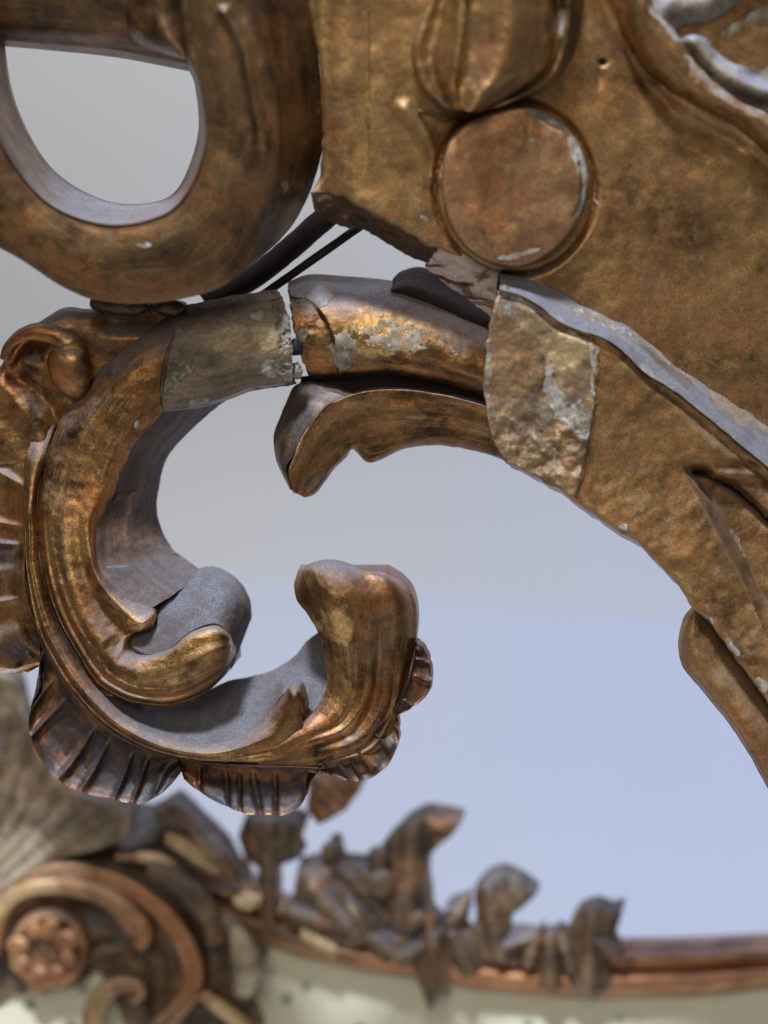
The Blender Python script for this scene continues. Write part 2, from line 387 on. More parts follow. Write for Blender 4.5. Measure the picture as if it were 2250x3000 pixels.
# ---- pierced ring scroll, top left
R0 = L('s', [(8, -60), (14, 130), (50, 320), (150, 500), (300, 594), (440, 603), (525, 555), (580, 400), (570, 250), (530, 150), (500, -60)], -110)
R1 = L('s', [(-110, -60), (-95, 130), (-22, 360), (118, 566), (290, 650), (450, 636), (543, 565), (600, 415), (584, 250), (552, 150), (520, -60)], 55)
R1b = R1+np.array([[-14, 4, 12], [-14, 6, 12], [-12, 10, 12], [-8, 14, 12], [0, 16, 12], [10, 12, 12], [14, 8, 12], [14, 0, 12], [14, -2, 12], [14, -2, 12], [14, 0, 12]])
R2 = L('s', [(-210, -60), (-190, 200), (-60, 480), (95, 660), (295, 760), (490, 742), (625, 640), (690, 420), (680, 240), (640, 120), (600, -60)], 82)
R3 = L('s', [(-330, -60), (-300, 280), (-130, 610), (60, 748), (285, 868), (540, 862), (715, 755), (803, 480), (800, 270), (765, 130), (700, -60)], 72)
R3b = L('s', [(-335, -60), (-305, 285), (-133, 618), (72, 765), (285, 878), (560, 868), (735, 765), (822, 480), (818, 270), (785, 130), (720, -60)], 35)
R4 = L('s', [(-335, -60), (-305, 285), (-130, 610), (80, 755), (300, 868), (610, 850), (850, 668), (948, 420), (936, 220), (922, 100), (900, -60)], -40)
def ringpost(G, u, v):
    x, y = G[..., 0], G[..., 1]
    d, s = curved(x, y, spline(L(1, [(1090, 60), (1180, 220), (1230, 450), (1275, 690)]), 30))
    G[..., 2] += 16*np.exp(-(d/16)**2)*(y < 440)
    return G
loft('ring_scroll', [R0, R0*.6+R1*.4+np.array([0, 0, 15])]+[q+[0, 0, 70] for q in (R1, R1b, R2, R3, R3b)]+[R4], M['ring'], frame, step=5, back=(0, -10, -60), post=ringpost,
     disp=[(4, 110, 3), (.5, 22, 3)], seed=11,
     wear=[(1, 170, 770, 150, 60, 20, .8), (1, 420, 850, 160, 45, 0, .7), (1, 60, 660, 70, 60, 40, .7), (2, 740, 200, 22, 230, -8, .7), (0, 425, 718, 26, 10, 0, .62), (0, 835, 545, 12, 30, 0, .62),
           (1, 770, 420, 12, 60, 0, .7)])
# cross bar behind the opening and its leaf tip
loft('cross_bar', [L('s', [(-60, 110), (150, 128), (350, 150), (560, 190)], -60), L('s', [(-60, 60), (150, 75), (350, 90), (570, 120)], 10),
                   L('s', [(-60, -20), (150, -20), (350, -10), (580, 20)], 40), L('s', [(-60, -90), (150, -90), (350, -90), (580, -80)], 20)],
     M['ring'], frame, back=(0, 20, -80), disp=[(6, 80, 4)], seed=3)
rl = lambda pts, h: L(1, pts, h)
loft('leaf_tip', [rl([(575, -60), (560, 60), (590, 140), (680, 215), (800, 265), (880, 285)], -10), rl([(640, -60), (650, 60), (680, 140), (740, 200), (820, 245), (890, 280)], 55),
                  rl([(760, -60), (770, 60), (790, 130), (820, 190), (860, 230), (900, 278)], 85), rl([(900, -60), (900, 60), (900, 130), (905, 190), (905, 240), (910, 280)], 60),
                  rl([(1010, -60), (1000, 60), (985, 130), (965, 190), (945, 240), (920, 285)], 0)], M['ring'], frame, back=(0, 0, -60), disp=[(5, 60, 3)], seed=5,
     wear=[(2, 395, 90, 30, 60, 0, .5), (1, 415, 60, 40, 60, 0, .6)])

# ---- big plate (upper panel), its broken lower edge, the dusty ledge and the leaf band right of it
pl_low = L(2, [(180, 940), (330, 962), (450, 1030), (600, 1100), (740, 1190), (900, 1240), (1080, 1335)])
edge_up = L(6, [(95, 10), (200, 22), (330, 40), (420, 72), (500, 110), (620, 160), (700, 200), (780, 265), (850, 330), (1000, 430), (1253, 610), (1400, 720)])
edge_lo = L(6, [(95, 62), (180, 85), (250, 120), (350, 200), (450, 240), (540, 270), (640, 340), (720, 420), (850, 500), (1000, 620), (1253, 830), (1400, 960)])
up_s = spline(edge_up, 50); lo_s = spline(edge_lo, 50)
# panel polygon reaches under the ledge
pan_poly = np.vstack([L('s', [(890, -80), (912, 60), (934, 200), (946, 400), (938, 520), (908, 567)]), pl_low[1:],
                      lo_s[4::6], L('s', [(2420, 1450), (2420, -80)])])
groove_line = spline(L('s', [(1750, -40), (1810, 90), (1880, 225), (1960, 310), (2060, 375), (2160, 425), (2260, 500), (2350, 600)]), 40)
rim_up = spline(L('s', [(1560, -80), (1600, 20)]), 5)
def panel_h(x, y, sd):
    h = 55+0*x
    P3 = np.column_stack([x, y, 0*x])
    h = h + 9*fbm(P3, 260, 3, 4) + 3.0*fbm(P3, 60, 4, 8)
    d, s = curved(x, y, spline(L(2, [(465, -60), (470, 300), (462, 560), (470, 760)]), 20))   # vertical joint of the panel
    h = h + 5*np.where(s < 0, 1, -1)*np.exp(-(d/50)**2)
    # shallow valley beside the cove, swelling toward the bulb
    h = h - 22*np.exp(-((x-945)/40)**2)
    # disc seat: dark moat round the medallion
    ex = np.sqrt(((x-1508)/232)**2+((y-552)/250)**2); h = h - 18*np.exp(-((ex-1.01)/.035)**2)
    # fold that runs from bulb down to the medallion's left
    d, s = curved(x, y, spline(L(2, [(640, 530), (730, 640), (775, 760), (780, 860)]), 20)); h = h + 14*np.exp(-(d/22)**2)
    # nail hole
    r = np.hypot(x-1765, y-182); h = h - 30*np.exp(-(r/9)**2); h = h - 8*np.exp(-(((x-1755)/14)**2+((y-228)/30)**2))
    d, s = curved(x, y, groove_line); h = h - 24*np.exp(-(d/28)**2)
    d, s = curved(x, y, spline(L(3, [(1080, 640), (1200, 760), (1340, 830), (1460, 850)]), 20)); h = h - 12*np.exp(-(d/30)**2)
    return h
relief('panel', pan_poly, panel_h, M['plate'], frame, step=6, thick=120, bshift=(10, 50), closed_spline=False, edge=14, rough=7, disp=[(1.0, 30, 3)], seed=21,
       wear=[(0, 1245, 640, 16, 8, 30, .7), (0, 930, 560, 30, 12, 0, .66), (0, 1100, 625, 90, 7, 28, .6), (0, 1230, 700, 60, 7, 30, .6), (3, 1765, 182, 12, 12, 0, 1), (0, 1745, 590, 22, 6, 50, .7), (3, 1052, 108, 22, 8, 0, .7),
             (3, 1770, 990, 60, 30, 10, .35), (3, 1915, 830, 45, 45, 0, .35), (2, 1080, 350, 60, 260, 0, .6), (2, 1130, 560, 120, 60, 20, .55), (1, 1720, 300, 110, 90, 0, .5), (3, 1850, 330, 15, 25, 30, .6),
             (3, 1915, 480, 40, 12, 60, .4), (2, 2150, 480, 120, 100, 40, .5), (1, 1950, 900, 260, 150, 40, .35)],)
# broken face below the panel edge
bl_back = L(2, [(150, 1080), (300, 1112), (430, 1142), (540, 1200), (650, 1262), (740, 1300), (870, 1405), (1000, 1490), (1080, 1560)])
bl_front = L(2, [(150, 945), (300, 958), (440, 1030), (560, 1085), (690, 1160), (800, 1220), (920, 1262), (1010, 1310), (1090, 1345)])
def brpost(G, u, v):
    P3 = G.reshape(-1, 3); n = fbm(P3, 46, 4, 31).reshape(u.shape); n2 = fbm(P3, 14, 3, 7).reshape(u.shape)
    G[..., 1] += 14*n*np.sin(np.pi*np.clip(v*1.0, 0, 1))+9*n*v+5*n2*v
    G[..., 2] += 26*n*np.sin(np.pi*v)
    return G
bl_front[0] = L(2, [(215, 985)])[0]; bl_back[0] = L(2, [(225, 1075)])[0]
def edge_piece(name, sl, mat, lb, seed, dk=0):
    f_, b_ = bl_front[sl].copy(), bl_back[sl].copy()
    if dk: b_[:, 1] -= 14
    loft(name, [f_+[0, 0, 34], f_*.66+b_*.34+[0, 0, 28], f_*.33+b_*.67+[0, 0, 8], b_+[0, 0, -22]], mat, frame, step=4, back=(5, -60, -20), post=brpost, disp=[(6, 50, 3), (1.6, 9, 3)], seed=seed, label=lb)
edge_piece('broken_edge', slice(5, 9), M['break'], 'raw pinkish broken wood under the panel edge', 9)
edge_piece('splintered_edge', slice(0, 6), M['cavity'], 'dark brown splintered wood under the panel edge', 12, 1)

# ledge
edge_up2 = spline(edge_up, 26)+np.outer(sstep(0, .25, np.linspace(0, 1, 26)), [-10, 32, 0]); edge_lo2 = spline(edge_lo, 26)
hu = np.full((26, 1), 48.0); hl = np.full((26, 1), 128.0)
E1 = np.column_stack([edge_up2[:, :2], hu]); E2 = np.column_stack([edge_lo2[:, :2], hl])
E1[:, 1] -= 6; E2[:, 1] += 6
loft('dusty_ledge', [E1+[0, 0, 6], E1*.93+E2*.07, E1*.6+E2*.4+[0, 3, -4], E1*.25+E2*.75+[0, 2, 0], E2], M['ledge'], frame, step=5, back=(0, 0, -60), disp=[(3, 50, 4), (.6, 12, 2)], seed=41,
     wear=[(0, 1640, 935, 40, 9, 30, .8), (0, 1760, 985, 40, 8, 25, .8), (0, 1900, 1090, 30, 12, 40, .9), (0, 1980, 1145, 50, 6, 40, .6), (0, 2080, 1225, 70, 6, 38, .6), (1, 1900, 1100, 30, 10, 40, .6), (0, 1880, 930, 60, 8, 35, .5), (1, 1950, 1050, 220, 34, 36, 1), (1, 2150, 1190, 200, 34, 38, 1), (1, 1740, 930, 130, 16, 24, .9), (0, 1780, 950, 160, 14, 24, .62), (0, 2050, 1200, 160, 14, 38, .6), (3, 2000, 1110, 120, 16, 38, .5), (3, 2050, 1180, 60, 16, 38, .4), (3, 1900, 1030, 50, 10, 36, .4)], label='blue grey dusty ledge between panel and leaf band')

# leaf band
band_poly = np.vstack([L('s', [(1470, 826), (1450, 880), (1440, 945), (1424, 1038), (1420, 1134), (1436, 1230), (1458, 1310), (1488, 1352), (1536, 1377)]),
                       L(6, [(270, 890), (340, 930), (480, 1030), (600, 1110), (690, 1160), (780, 1260), (860, 1330), (925, 1445), (990, 1495), (1050, 1575), (1130, 1690), (1253, 1860), (1400, 2080), (1500, 2100)]),
                       L('s', [(2420, 1500)]), lo_s[::-1][2::4][:, :]])
slitL = spline(L(6, [(780, 740), (870, 830), (940, 950), (1010, 1080), (1080, 1210), (1140, 1320), (1185, 1420)]), 30)
slitR = spline(L(6, [(870, 820), (935, 880), (1010, 980), (1080, 1090), (1140, 1200), (1190, 1310), (1253, 1420), (1400, 1500)]), 30)
creaseA = spline(L(6, [(640, 370), (760, 480), (860, 560), (1000, 690), (1120, 790), (1260, 900), (1400, 1010)]), 30)
creaseB = spline(L(6, [(935, 860), (1020, 885), (1110, 930), (1190, 1000), (1260, 1070), (1400, 1200)]), 30)
def band_h(x, y, sd):
    P3 = np.column_stack([x, y, 0*x])
    h = 118+8*fbm(P3, 220, 3, 14)+3*fbm(P3, 40, 4, 15)
    d, s = curved(x, y, creaseA); h = h - 12*np.exp(-(d/13)**2) - 4*np.where(s < 0, 1, 0)
    # right of the slit the wood lies deeper
    dl, sl = curved(x, y, slitL); dr, sr = curved(x, y, slitR)
    reg = (y > 1350+0*x) & (x > 1960)
    t = np.where(sl < 0, np.where(sr < 0, 1.0, dl/(dl+dr+1e-6)), 0.0)
    t = t*sstep(1340, 1430, y)*sstep(1985, 2030, x)
    h = h - 75*t
    d, s = curved(x, y, creaseB); h = h + np.where(s < 0, 1, 0)*sstep(2040, 2090, x)*sstep(1360, 1400, y)*45*np.exp(-(d/120)**2) - 30*np.exp(-(d/12)**2)
    r = np.hypot((x-2052)/26, (y-1384)/10); h = h - 70*np.exp(-r**2)
    # lumpy repair at the left end
    m = sstep(1740, 1640, x+.25*(y-1150)*0)*sstep(2.0, 0, 0*x)
    h = h + m*(9*fbm(P3, 55, 4, 77))
    lum = np.exp(-(((x-1590)/110)**2+((y-1300)/70)**2)); h = h + lum*26*fbm(P3, 48, 4, 5)
    d, s = curved(x, y, spline(L('s', [(1738, 990), (1752, 1060), (1745, 1140), (1740, 1200), (1725, 1290), (1690, 1440)]), 20)); h = h + np.where(s > 0, 7, 0)*np.exp(-(d/60)**2)
    d, s = curved(x, y, lo_s); h = h - 14*np.exp(-((d-22)/10)**2)*sstep(1850, 1700, x)
    return h
M['repair'] = gilt('patchy_filler_repair', dark=(.11, .065, .033), mid=(.25, .155, .080), light=(.46, .33, .16), copper=(.36, .20, .09), metal=.45, rough=.46, dirt=.35, grain=1.3, dust=.6)
def repair_h(x, y, sd):
    P3 = np.column_stack([x, y, 0*x])
    return band_h(x, y, sd)+5+4*fbm(P3, 70, 3, 41)+1.2*fbm(P3, 16, 3, 42)+sstep(1180, 1280, y)*14*fbm(P3, 34, 3, 43)
relief('filler_repair', np.vstack([L('s', [(1474, 832), (1448, 880), (1437, 945), (1421, 1038), (1417, 1134), (1433, 1230), (1455, 1310), (1485, 1355), (1534, 1380), (1636, 1436), (1686, 1458), (1712, 1400), (1728, 1290), (1748, 1190), (1742, 1090), (1748, 1020), (1700, 985), (1640, 945), (1565, 898), (1520, 868)])]), repair_h, M['repair'], frame, step=4.5, thick=60, bshift=(6, 4), closed_spline=False, edge=4, rough=8, disp=[(.7, 14, 3)], seed=55,
       label='rough patchy tan and grey filler at the end of the band',
       wear=[(1, 1500, 1060, 80, 110, 10, 1), (2, 1655, 1040, 80, 80, 20, 1), (0, 1500, 900, 50, 60, 0, .6), (0, 1625, 1150, 34, 110, -18, .8), (0, 1700, 1230, 50, 90, -30, .75), (0, 1560, 1240, 130, 60, 15, .46), (0, 1430, 1080, 12, 160, 0, .7), (0, 1742, 1080, 16, 90, 0, .75), (1, 1640, 1270, 60, 40, 20, .9),
             (3, 1600, 1200, 70, 20, 30, .5), (3, 1690, 1180, 30, 60, 0, .45), (0, 1560, 900, 110, 14, 26, .7), (1, 1660, 1400, 50, 50, 0, .8)], leaning=True)
relief('leaf_band', band_poly, band_h, M['plate'], frame, step=5.5, thick=150, bshift=(14, 20), closed_spline=False, edge=12, rough=5, disp=[(1.1, 26, 3)], seed=51,
       wear=[(0, 1570, 1120, 160, 260, -10, .40), (0, 1500, 900, 50, 55, 0, .60), (0, 1640, 1120, 40, 90, 10, .62), (0, 1690, 1210, 50, 90, -30, .62), (0, 1500, 1230, 70, 60, 0, .52), (0, 1745, 1075, 16, 70, 0, .64), (0, 1440, 1050, 12, 130, 0, .62), (0, 1560, 1230, 70, 20, 20, .6),
             (0, 1700, 1290, 20, 60, -10, .56), (0, 1640, 940, 60, 14, 28, .64), (2, 1660, 1060, 60, 60, 20, 1), (2, 1690, 1010, 50, 30, 20, .8), (1, 1640, 1260, 70, 40, 20, .8), (1, 1560, 1390, 60, 40, 30, .8), (1, 1500, 1130, 60, 90, 0, .5), (1, 1690, 1400, 40, 60, 0, .6),
             (0, 1825, 1545, 16, 16, 0, .85), (1, 1930, 1640, 60, 16, 45, .7), (3, 1862, 1363, 18, 18, 0, .6), (1, 1900, 1420, 40, 20, 0, .4), (0, 2075, 1815, 30, 12, 45, .85), (0, 2145, 1895, 30, 14, 50, .8), (0, 2235, 2010, 30, 18, 50, .85),
             (0, 2030, 1400, 12, 40, -30, .7), (0, 2160, 1590, 14, 90, -28, .5), (3, 2150, 1640, 60, 90, -20, .2)])
# plain moulding strip below the band, far right
lob = [L(6, [(925, 1445, -20), (885, 1500), (865, 1600), (880, 1690), (950, 1785), (1050, 1905), (1130, 2015), (1200, 2135), (1270, 2260), (1340, 2400)], 20),
       L(6, [(932, 1450), (910, 1510), (905, 1600), (925, 1690), (990, 1790), (1085, 1905), (1165, 2015), (1235, 2135), (1300, 2260), (1370, 2400)], 70),
       L(6, [(945, 1462), (955, 1530), (965, 1610), (1000, 1700), (1070, 1790), (1165, 1900), (1245, 2010), (1300, 2130), (1370, 2260), (1440, 2400)], 78),
       L(6, [(965, 1480), (1010, 1540), (1050, 1610), (1100, 1700), (1180, 1800), (1270, 1910), (1340, 2020), (1400, 2130), (1470, 2260), (1540, 2400)], 40)+[34, -8, -10]]
loft('lower_moulding', lob, M['plate'], frame, back=(20, 10, -100), disp=[(4, 90, 3), (1.5, 25, 3)], seed=61, wear=[(1, 2160, 2110, 28, 110, -35, 1), (3, 2010, 1900, 20, 60, 0, .3), (0, 2080, 1820, 20, 12, 40, .8)])

# ---- round medallion
disc = L(2, [(822, 850), (832, 1000), (885, 1130), (980, 1235), (1100, 1285), (1220, 1290), (1350, 1220), (1440, 1125), (1495, 1030), (1530, 880), (1500, 740), (1435, 630), (1340, 565), (1230, 525), (1100, 545), (960, 592), (885, 655), (838, 740)])
def disc_h(x, y, sd):
    P3 = np.column_stack([x, y, 0*x])
    h = 124+7*(1-np.exp(-sd/40)) + 6*fbm(P3, 120, 3, 3)+1.6*fbm(P3*[1, .4, 1], 26, 3, 4)
    # chipped upper right rim
    an = np.arctan2(y-548, x-1505)
    m = sstep(-1.45, -1.1, an)*sstep(.55, .1, an)
    cut = 20+12*fbm(P3, 40, 3, 12)
    return h - m*46*sstep(cut+5, cut-5, sd)
relief('medallion', disc, disc_h, M['disc'], frame, step=4.5, thick=85, bshift=(0, 0), edge=7, disp=[(.9, 24, 3)], seed=71,
       wear=[(0, 1610, 348, 90, 22, 25, .9), (0, 1700, 470, 26, 120, -18, .9), (0, 1715, 600, 26, 60, 10, .85), (3, 1705, 470, 10, 90, -18, .8), (3, 1620, 345, 60, 8, 25, .6), (0, 1530, 745, 60, 9, -15, .8), (0, 1470, 755, 22, 8, 0, .7), (0, 1550, 410, 26, 8, 10, .6), (1, 1450, 600, 120, 90, 30, .7), (3, 1510, 645, 30, 10, 10, .7),
             (1, 1400, 470, 90, 120, 0, .4), (0, 1705, 590, 16, 26, 0, .7), (2, 1660, 620, 60, 40, 30, .4)], label='round flat boss with a chipped right rim')
# ---- bulbous leaf above the medallion
b = lambda pts, h: L(2, pts, h)
def bulbpost(G, u, v):
    G[..., 2] += 5*np.sin(v*26)*np.exp(-((v-.5)/.3)**2)
    return G
loft('bulb_leaf', [q*[1, 1, 1.35] for q in [b([(750, -60), (690, 120), (662, 240), (688, 385), (750, 480), (850, 543)], 20), b([(790, -60), (720, 120), (690, 240), (715, 380), (770, 465), (855, 538)], 90),
                   b([(850, -60), (810, 120), (780, 240), (790, 370), (820, 450), (870, 530)], 92), b([(920, -60), (912, 120), (892, 250), (875, 370), (870, 435), (885, 528)], 150),
                   b([(960, -60), (960, 120), (950, 250), (930, 370), (910, 440), (910, 528)], 135), b([(1150, -60), (1150, 120), (1130, 250), (1090, 370), (1020, 450), (960, 540)], 158),
                   b([(1340, -60), (1335, 120), (1320, 250), (1270, 355), (1140, 445), (1000, 538)], 125), b([(1385, -60), (1380, 120), (1362, 250), (1310, 365), (1180, 455), (1025, 534)], 82),
                   b([(1450, -60), (1440, 120), (1415, 250), (1350, 375), (1215, 468), (1050, 530)], 100), b([(1535, -60), (1520, 110), (1480, 260), (1395, 392), (1240, 485), (1075, 526)], 15)]],
     M['plate'], frame, back=(0, 0, -70), post=bulbpost, disp=[(6, 80, 4), (1.6, 20, 3)], seed=81,
     wear=[(0, 1645, 70, 12, 70, 3, .8), (3, 1680, 100, 25, 130, 8, .8), (1, 1440, 150, 60, 60, 0, .7), (3, 1500, 260, 120, 30, -15, .45), (2, 1355, 110, 16, 150, 2, 1), (3, 1310, 290, 50, 12, 0, .8), (3, 1390, 130, 60, 120, 0, .3), (3, 1225, 60, 20, 90, 15, .5)])
# small ragged fold where bulb meets medallion
loft('fold', [b([(700, 545), (730, 565), (780, 592), (830, 620), (900, 600), (1000, 560), (1120, 535)], 40), b([(705, 538), (745, 545), (800, 568), (850, 582), (920, 570), (1010, 545), (1120, 525)], 72),
              b([(715, 525), (755, 522), (800, 540), (860, 560), (930, 555), (1010, 530), (1120, 510)], 50)], M['plate'], frame, back=(0, 0, -40), disp=[(8, 40, 4)], seed=85, wear=[(3, 1300, 345, 60, 10, 15, .7)])

# ---- shell carving in the top right corner
c3 = lambda pts, h=0: L(3, pts, h)
loft('shell_rim', [c3([(775, -120), (785, 60), (830, 220), (930, 400), (1060, 530), (1200, 625), (1380, 705), (1510, 790), (1700, 960)], 20),
                   c3([(850, -120), (860, 50), (915, 200), (1010, 350), (1120, 470), (1250, 560), (1420, 650), (1560, 740), (1740, 900)], 100),
                   c3([(930, -120), (945, 30), (1010, 150), (1100, 270), (1190, 400), (1300, 510), (1440, 600), (1590, 680), (1760, 800)], 125),
                   c3([(985, -120), (1000, 10), (1070, 110), (1160, 220), (1235, 340), (1330, 450), (1460, 555), (1600, 630), (1780, 730)], 95)], M['plate'], frame, back=(0, 0, -70), disp=[(7, 60, 4), (2, 20, 3)], seed=91,
     wear=[(0, 1925, 40, 16, 60, -40, .95), (0, 1975, 95, 14, 40, -45, .9), (0, 2030, 190, 12, 70, -35, .7), (0, 2110, 275, 30, 14, 30, .95), (0, 2235, 325, 26, 20, 0, .95), (0, 2070, 235, 12, 50, -35, .7), (1, 1860, 120, 20, 160, -25, .5)])
shell = c3([(940, -120), (960, 30), (1100, 180), (1200, 330), (1300, 480), (1440, 590), (1600, 660), (1800, 760), (1900, 300), (1800, -120)])
def shell_h(x, y, sd):
    P3 = np.column_stack([x, y, 0*x])
    h = 60+10*fbm(P3, 140, 3, 6)
    d, s = curved(x, y, spline(c3([(1180, 180), (1330, 160), (1450, 90), (1600, -20), (1700, -90)]), 20)); h = h - 30*np.exp(-(d/14)**2)+np.where(s < 0, 30*np.exp(-((d-70)/50)**2), 0)
    d, s = curved(x, y, spline(c3([(1230, 230), (1330, 350), (1430, 430), (1560, 500), (1700, 540)]), 20)); h = h + 34*np.exp(-(d/26)**2)
    d, s = curved(x, y, spline(c3([(1380, 260), (1480, 320), (1600, 300), (1700, 330)]), 20)); h = h - 26*np.exp(-(d/16)**2)
    return h
relief('shell', shell, shell_h, M['chalk'], frame, step=6, thick=60, bshift=(0, 0), edge=5, disp=[(3, 60, 3)], seed=95,
       wear=[(2, 2190, 110, 70, 80, 20, 1), (0, 2180, 110, 50, 60, 20, .42), (2, 2120, 200, 50, 40, 0, .8), (3, 2200, 290, 60, 30, 20, .7), (3, 2160, 150, 40, 12, 10, .6), (2, 2190, 60, 60, 60, 0, .6)], label='hollow shell relief in dusty blue grey and cream')

# ---- stub of the scroll that still holds to the frame
s5 = lambda pts, h=0: L(5, pts, h)
stub = [s5([(246, 238), (340, 206), (500, 212), (740, 236), (930, 290), (1100, 350), (1290, 430)], -95),
        s5([(248, 262), (342, 235), (505, 240), (740, 262), (930, 320), (1100, 380), (1290, 460)], -40),
        s5([(254, 320), (375, 320), (520, 310), (740, 335), (940, 400), (1100, 460), (1290, 540)], 8),
        s5([(262, 420), (395, 420), (560, 420), (740, 440), (950, 500), (1100, 560), (1290, 640)], 34),
        s5([(285, 520), (420, 520), (580, 525), (740, 540), (960, 590), (1100, 640), (1290, 710)], 36),
        s5([(318, 610), (430, 612), (580, 605), (740, 608), (960, 650), (1100, 690), (1290, 760)], 12),
        s5([(335, 655), (440, 655), (580, 645), (740, 640), (960, 676), (1100, 715), (1290, 785)], -8),
        s5([(338, 672), (440, 668), (580, 662), (740, 655), (960, 695), (1100, 735), (1290, 805)], -50)]
stepline = spline(s5([(300, 290), (345, 305), (400, 370), (440, 440), (462, 520), (475, 600), (480, 680)]), 30)
steptop = spline(s5([(250, 330), (330, 310), (440, 265), (560, 250), (750, 250)]), 30)
def stubpost(G, u, v):
    x, y = G[..., 0], G[..., 1]
    d, s = curved(x, y, stepline); G[..., 2] += np.where((s < 0), 13, -4)*sstep(0, 6, d)*1.0
    P3 = G.reshape(-1, 3); n = fbm(P3, 24, 4, 55).reshape(u.shape)
    G[..., 0] += 12*n*np.exp(-(u/.02)**2)
    G[..., 2] += np.where(s > 0, 6*n, 0)
    return G
stub = [q+[0, 0, -90] for q in stub]
loft('scroll_stub', stub, M['gilt'], frame, step=4, back=(0, -20, -60), post=stubpost, disp=[(4, 70, 3), (1.1, 18, 3)], seed=101,
     wear=[(0, 1140, 985, 190, 75, 5, .43), (0, 1045, 850, 120, 14, 5, .95), (0, 920, 870, 60, 45, 0, .9), (0, 1160, 990, 130, 45, 5, .60), (0, 1010, 1020, 40, 60, 0, .66), (0, 1000, 1065, 24, 25, 0, .85), (0, 880, 980, 34, 40, 30, .8), (2, 1120, 985, 160, 70, 4, 1), (2, 1050, 950, 40, 20, 0, 1),  # broad pale patch: worn gesso plus the arm's highlight put into the colour
           (3, 1150, 870, 160, 45, 8, .55), (1, 1060, 1083, 60, 8, 0, 1), (1, 1260, 1090, 90, 20, 10, .8), (1, 920, 1060, 40, 40, 0, .6), (3, 1300, 1000, 12, 12, 0, .8), (3, 1210, 985, 10, 8, 0, .7), (3, 1340, 1020, 14, 12, 0, .6), (3, 880, 1010, 16, 30, 0, .5), (0, 1210, 975, 10, 7, 0, .75), (0, 1240, 1020, 20, 8, 0, .7), (0, 1330, 1020, 30, 30, 0, .5)], label='dusty rounded end of the broken scroll arm')
# back of the arm behind the panel, its shade put into a near-black material
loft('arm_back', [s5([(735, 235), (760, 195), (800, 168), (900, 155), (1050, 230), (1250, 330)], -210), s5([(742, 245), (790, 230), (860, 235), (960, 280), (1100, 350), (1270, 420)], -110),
                  s5([(760, 260), (830, 300), (920, 340), (1020, 400), (1140, 470), (1290, 540)], -130)], M['darkwood_shade'], frame, back=(0, -10, -60), disp=[(7, 50, 4)], seed=103)
# hollow beneath the arm: recess shade put into a near-black surface
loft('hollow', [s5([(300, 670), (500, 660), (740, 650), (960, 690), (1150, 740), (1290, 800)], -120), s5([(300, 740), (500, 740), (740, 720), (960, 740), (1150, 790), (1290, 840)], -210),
                s5([(330, 800), (500, 810), (740, 800), (960, 800), (1150, 850), (1290, 900)], -120)], M['darkwood_shade'], frame, back=(0, 0, -40), disp=[(5, 50, 3)], seed=104)
# curled leaf under the arm
tt = s5([(1290, 860, 10), (1190, 810, 10), (1050, 772, 0), (950, 752, -10), (850, 737, -10), (700, 733, 0), (560, 755, 10), (450, 805, 20), (365, 885, 25), (310, 960, 30), (270, 1050, 34), (240, 1130, 20), (262, 1225, 0)])
mm = s5([(1290, 950, -10), (1210, 900, -15), (1080, 865, -25), (990, 850, -30), (900, 838, -36), (740, 830, -38), (610, 850, -30), (505, 905, -22), (430, 975, -12), (370, 1050, -5), (328, 1120, 0), (300, 1175, 0), (284, 1238, -5)])
ll = s5([(1310, 1020, 10), (1230, 990, 8), (1110, 960, 2), (1030, 945, 0), (940, 940, -6), (790, 960, -12), (670, 975, -12), (575, 990, -12), (515, 1030, -8), (450, 1090, -2), (395, 1150, 0), (345, 1200, 0), (308, 1250, -8)])
bb = s5([(1330, 1095, -30), (1250, 1060, -30), (1130, 1028, -30), (1050, 1012, -30), (950, 1003, -30), (800, 1022, -30), (640, 1087, -26), (556, 1024, -40), (522, 1062, -34), (462, 1122, -28), (418, 1182, -24), (370, 1237, -20), (322, 1258, -22)])
def leafpost(G, u, v):
    G[..., 2] += 3.5*np.sin(v*16+1.0)*sstep(.05, .3, v)*sstep(1, .8, v)*(1-.4*u)
    return G
tt[:, 2] -= 50; mm[:, 2] = -60; ll[:, 2] = -80; bb[:, 2] -= 84
loft('curled_leaf', [tt+[0, 6, -26], tt, tt*.9+mm*.1+[0, 0, 4], mm, ll, ll*.3+bb*.7+[0, 0, 10], bb], M['gilt'], frame, step=4, back=(6, -14, -90), post=leafpost, disp=[(2.5, 60, 3), (1, 14, 3)], seed=111,
     wear=[(3, 930, 1405, 40, 30, -45, .8), (2, 865, 1330, 8, 60, 25, 1), (0, 1105, 1345, 16, 8, -30, .9), (3, 1332, 1205, 16, 14, 0, .8), (1, 860, 1400, 12, 50, 15, .7), (2, 1120, 1200, 200, 20, 10, .3), (1, 1180, 1330, 160, 14, -12, .5), (3, 1300, 1265, 18, 8, 0, .6), (1, 1000, 1240, 200, 50, -15, .35)])
rr = s5([(540, 770, -10), (480, 790, 0), (430, 812, 10), (352, 895, 20), (302, 975, 26), (262, 1055, 30), (230, 1115, 24), (255, 1222, 0)])
o1 = s5([(430, 735, -40), (370, 760, -30), (320, 800, -15), (265, 890, 0), (225, 970, 5), (212, 1040, 8), (208, 1105, 4), (250, 1220, -10)])
oo = s5([(330, 690, -80), (270, 715, -80), (240, 770, -70), (205, 850, -60), (173, 940, -50), (169, 1010, -50), (190, 1100, -40), (245, 1217, -30)])
rr[:, 2] -= 45; o1[:, 2] -= 45; oo[:, 2] -= 45
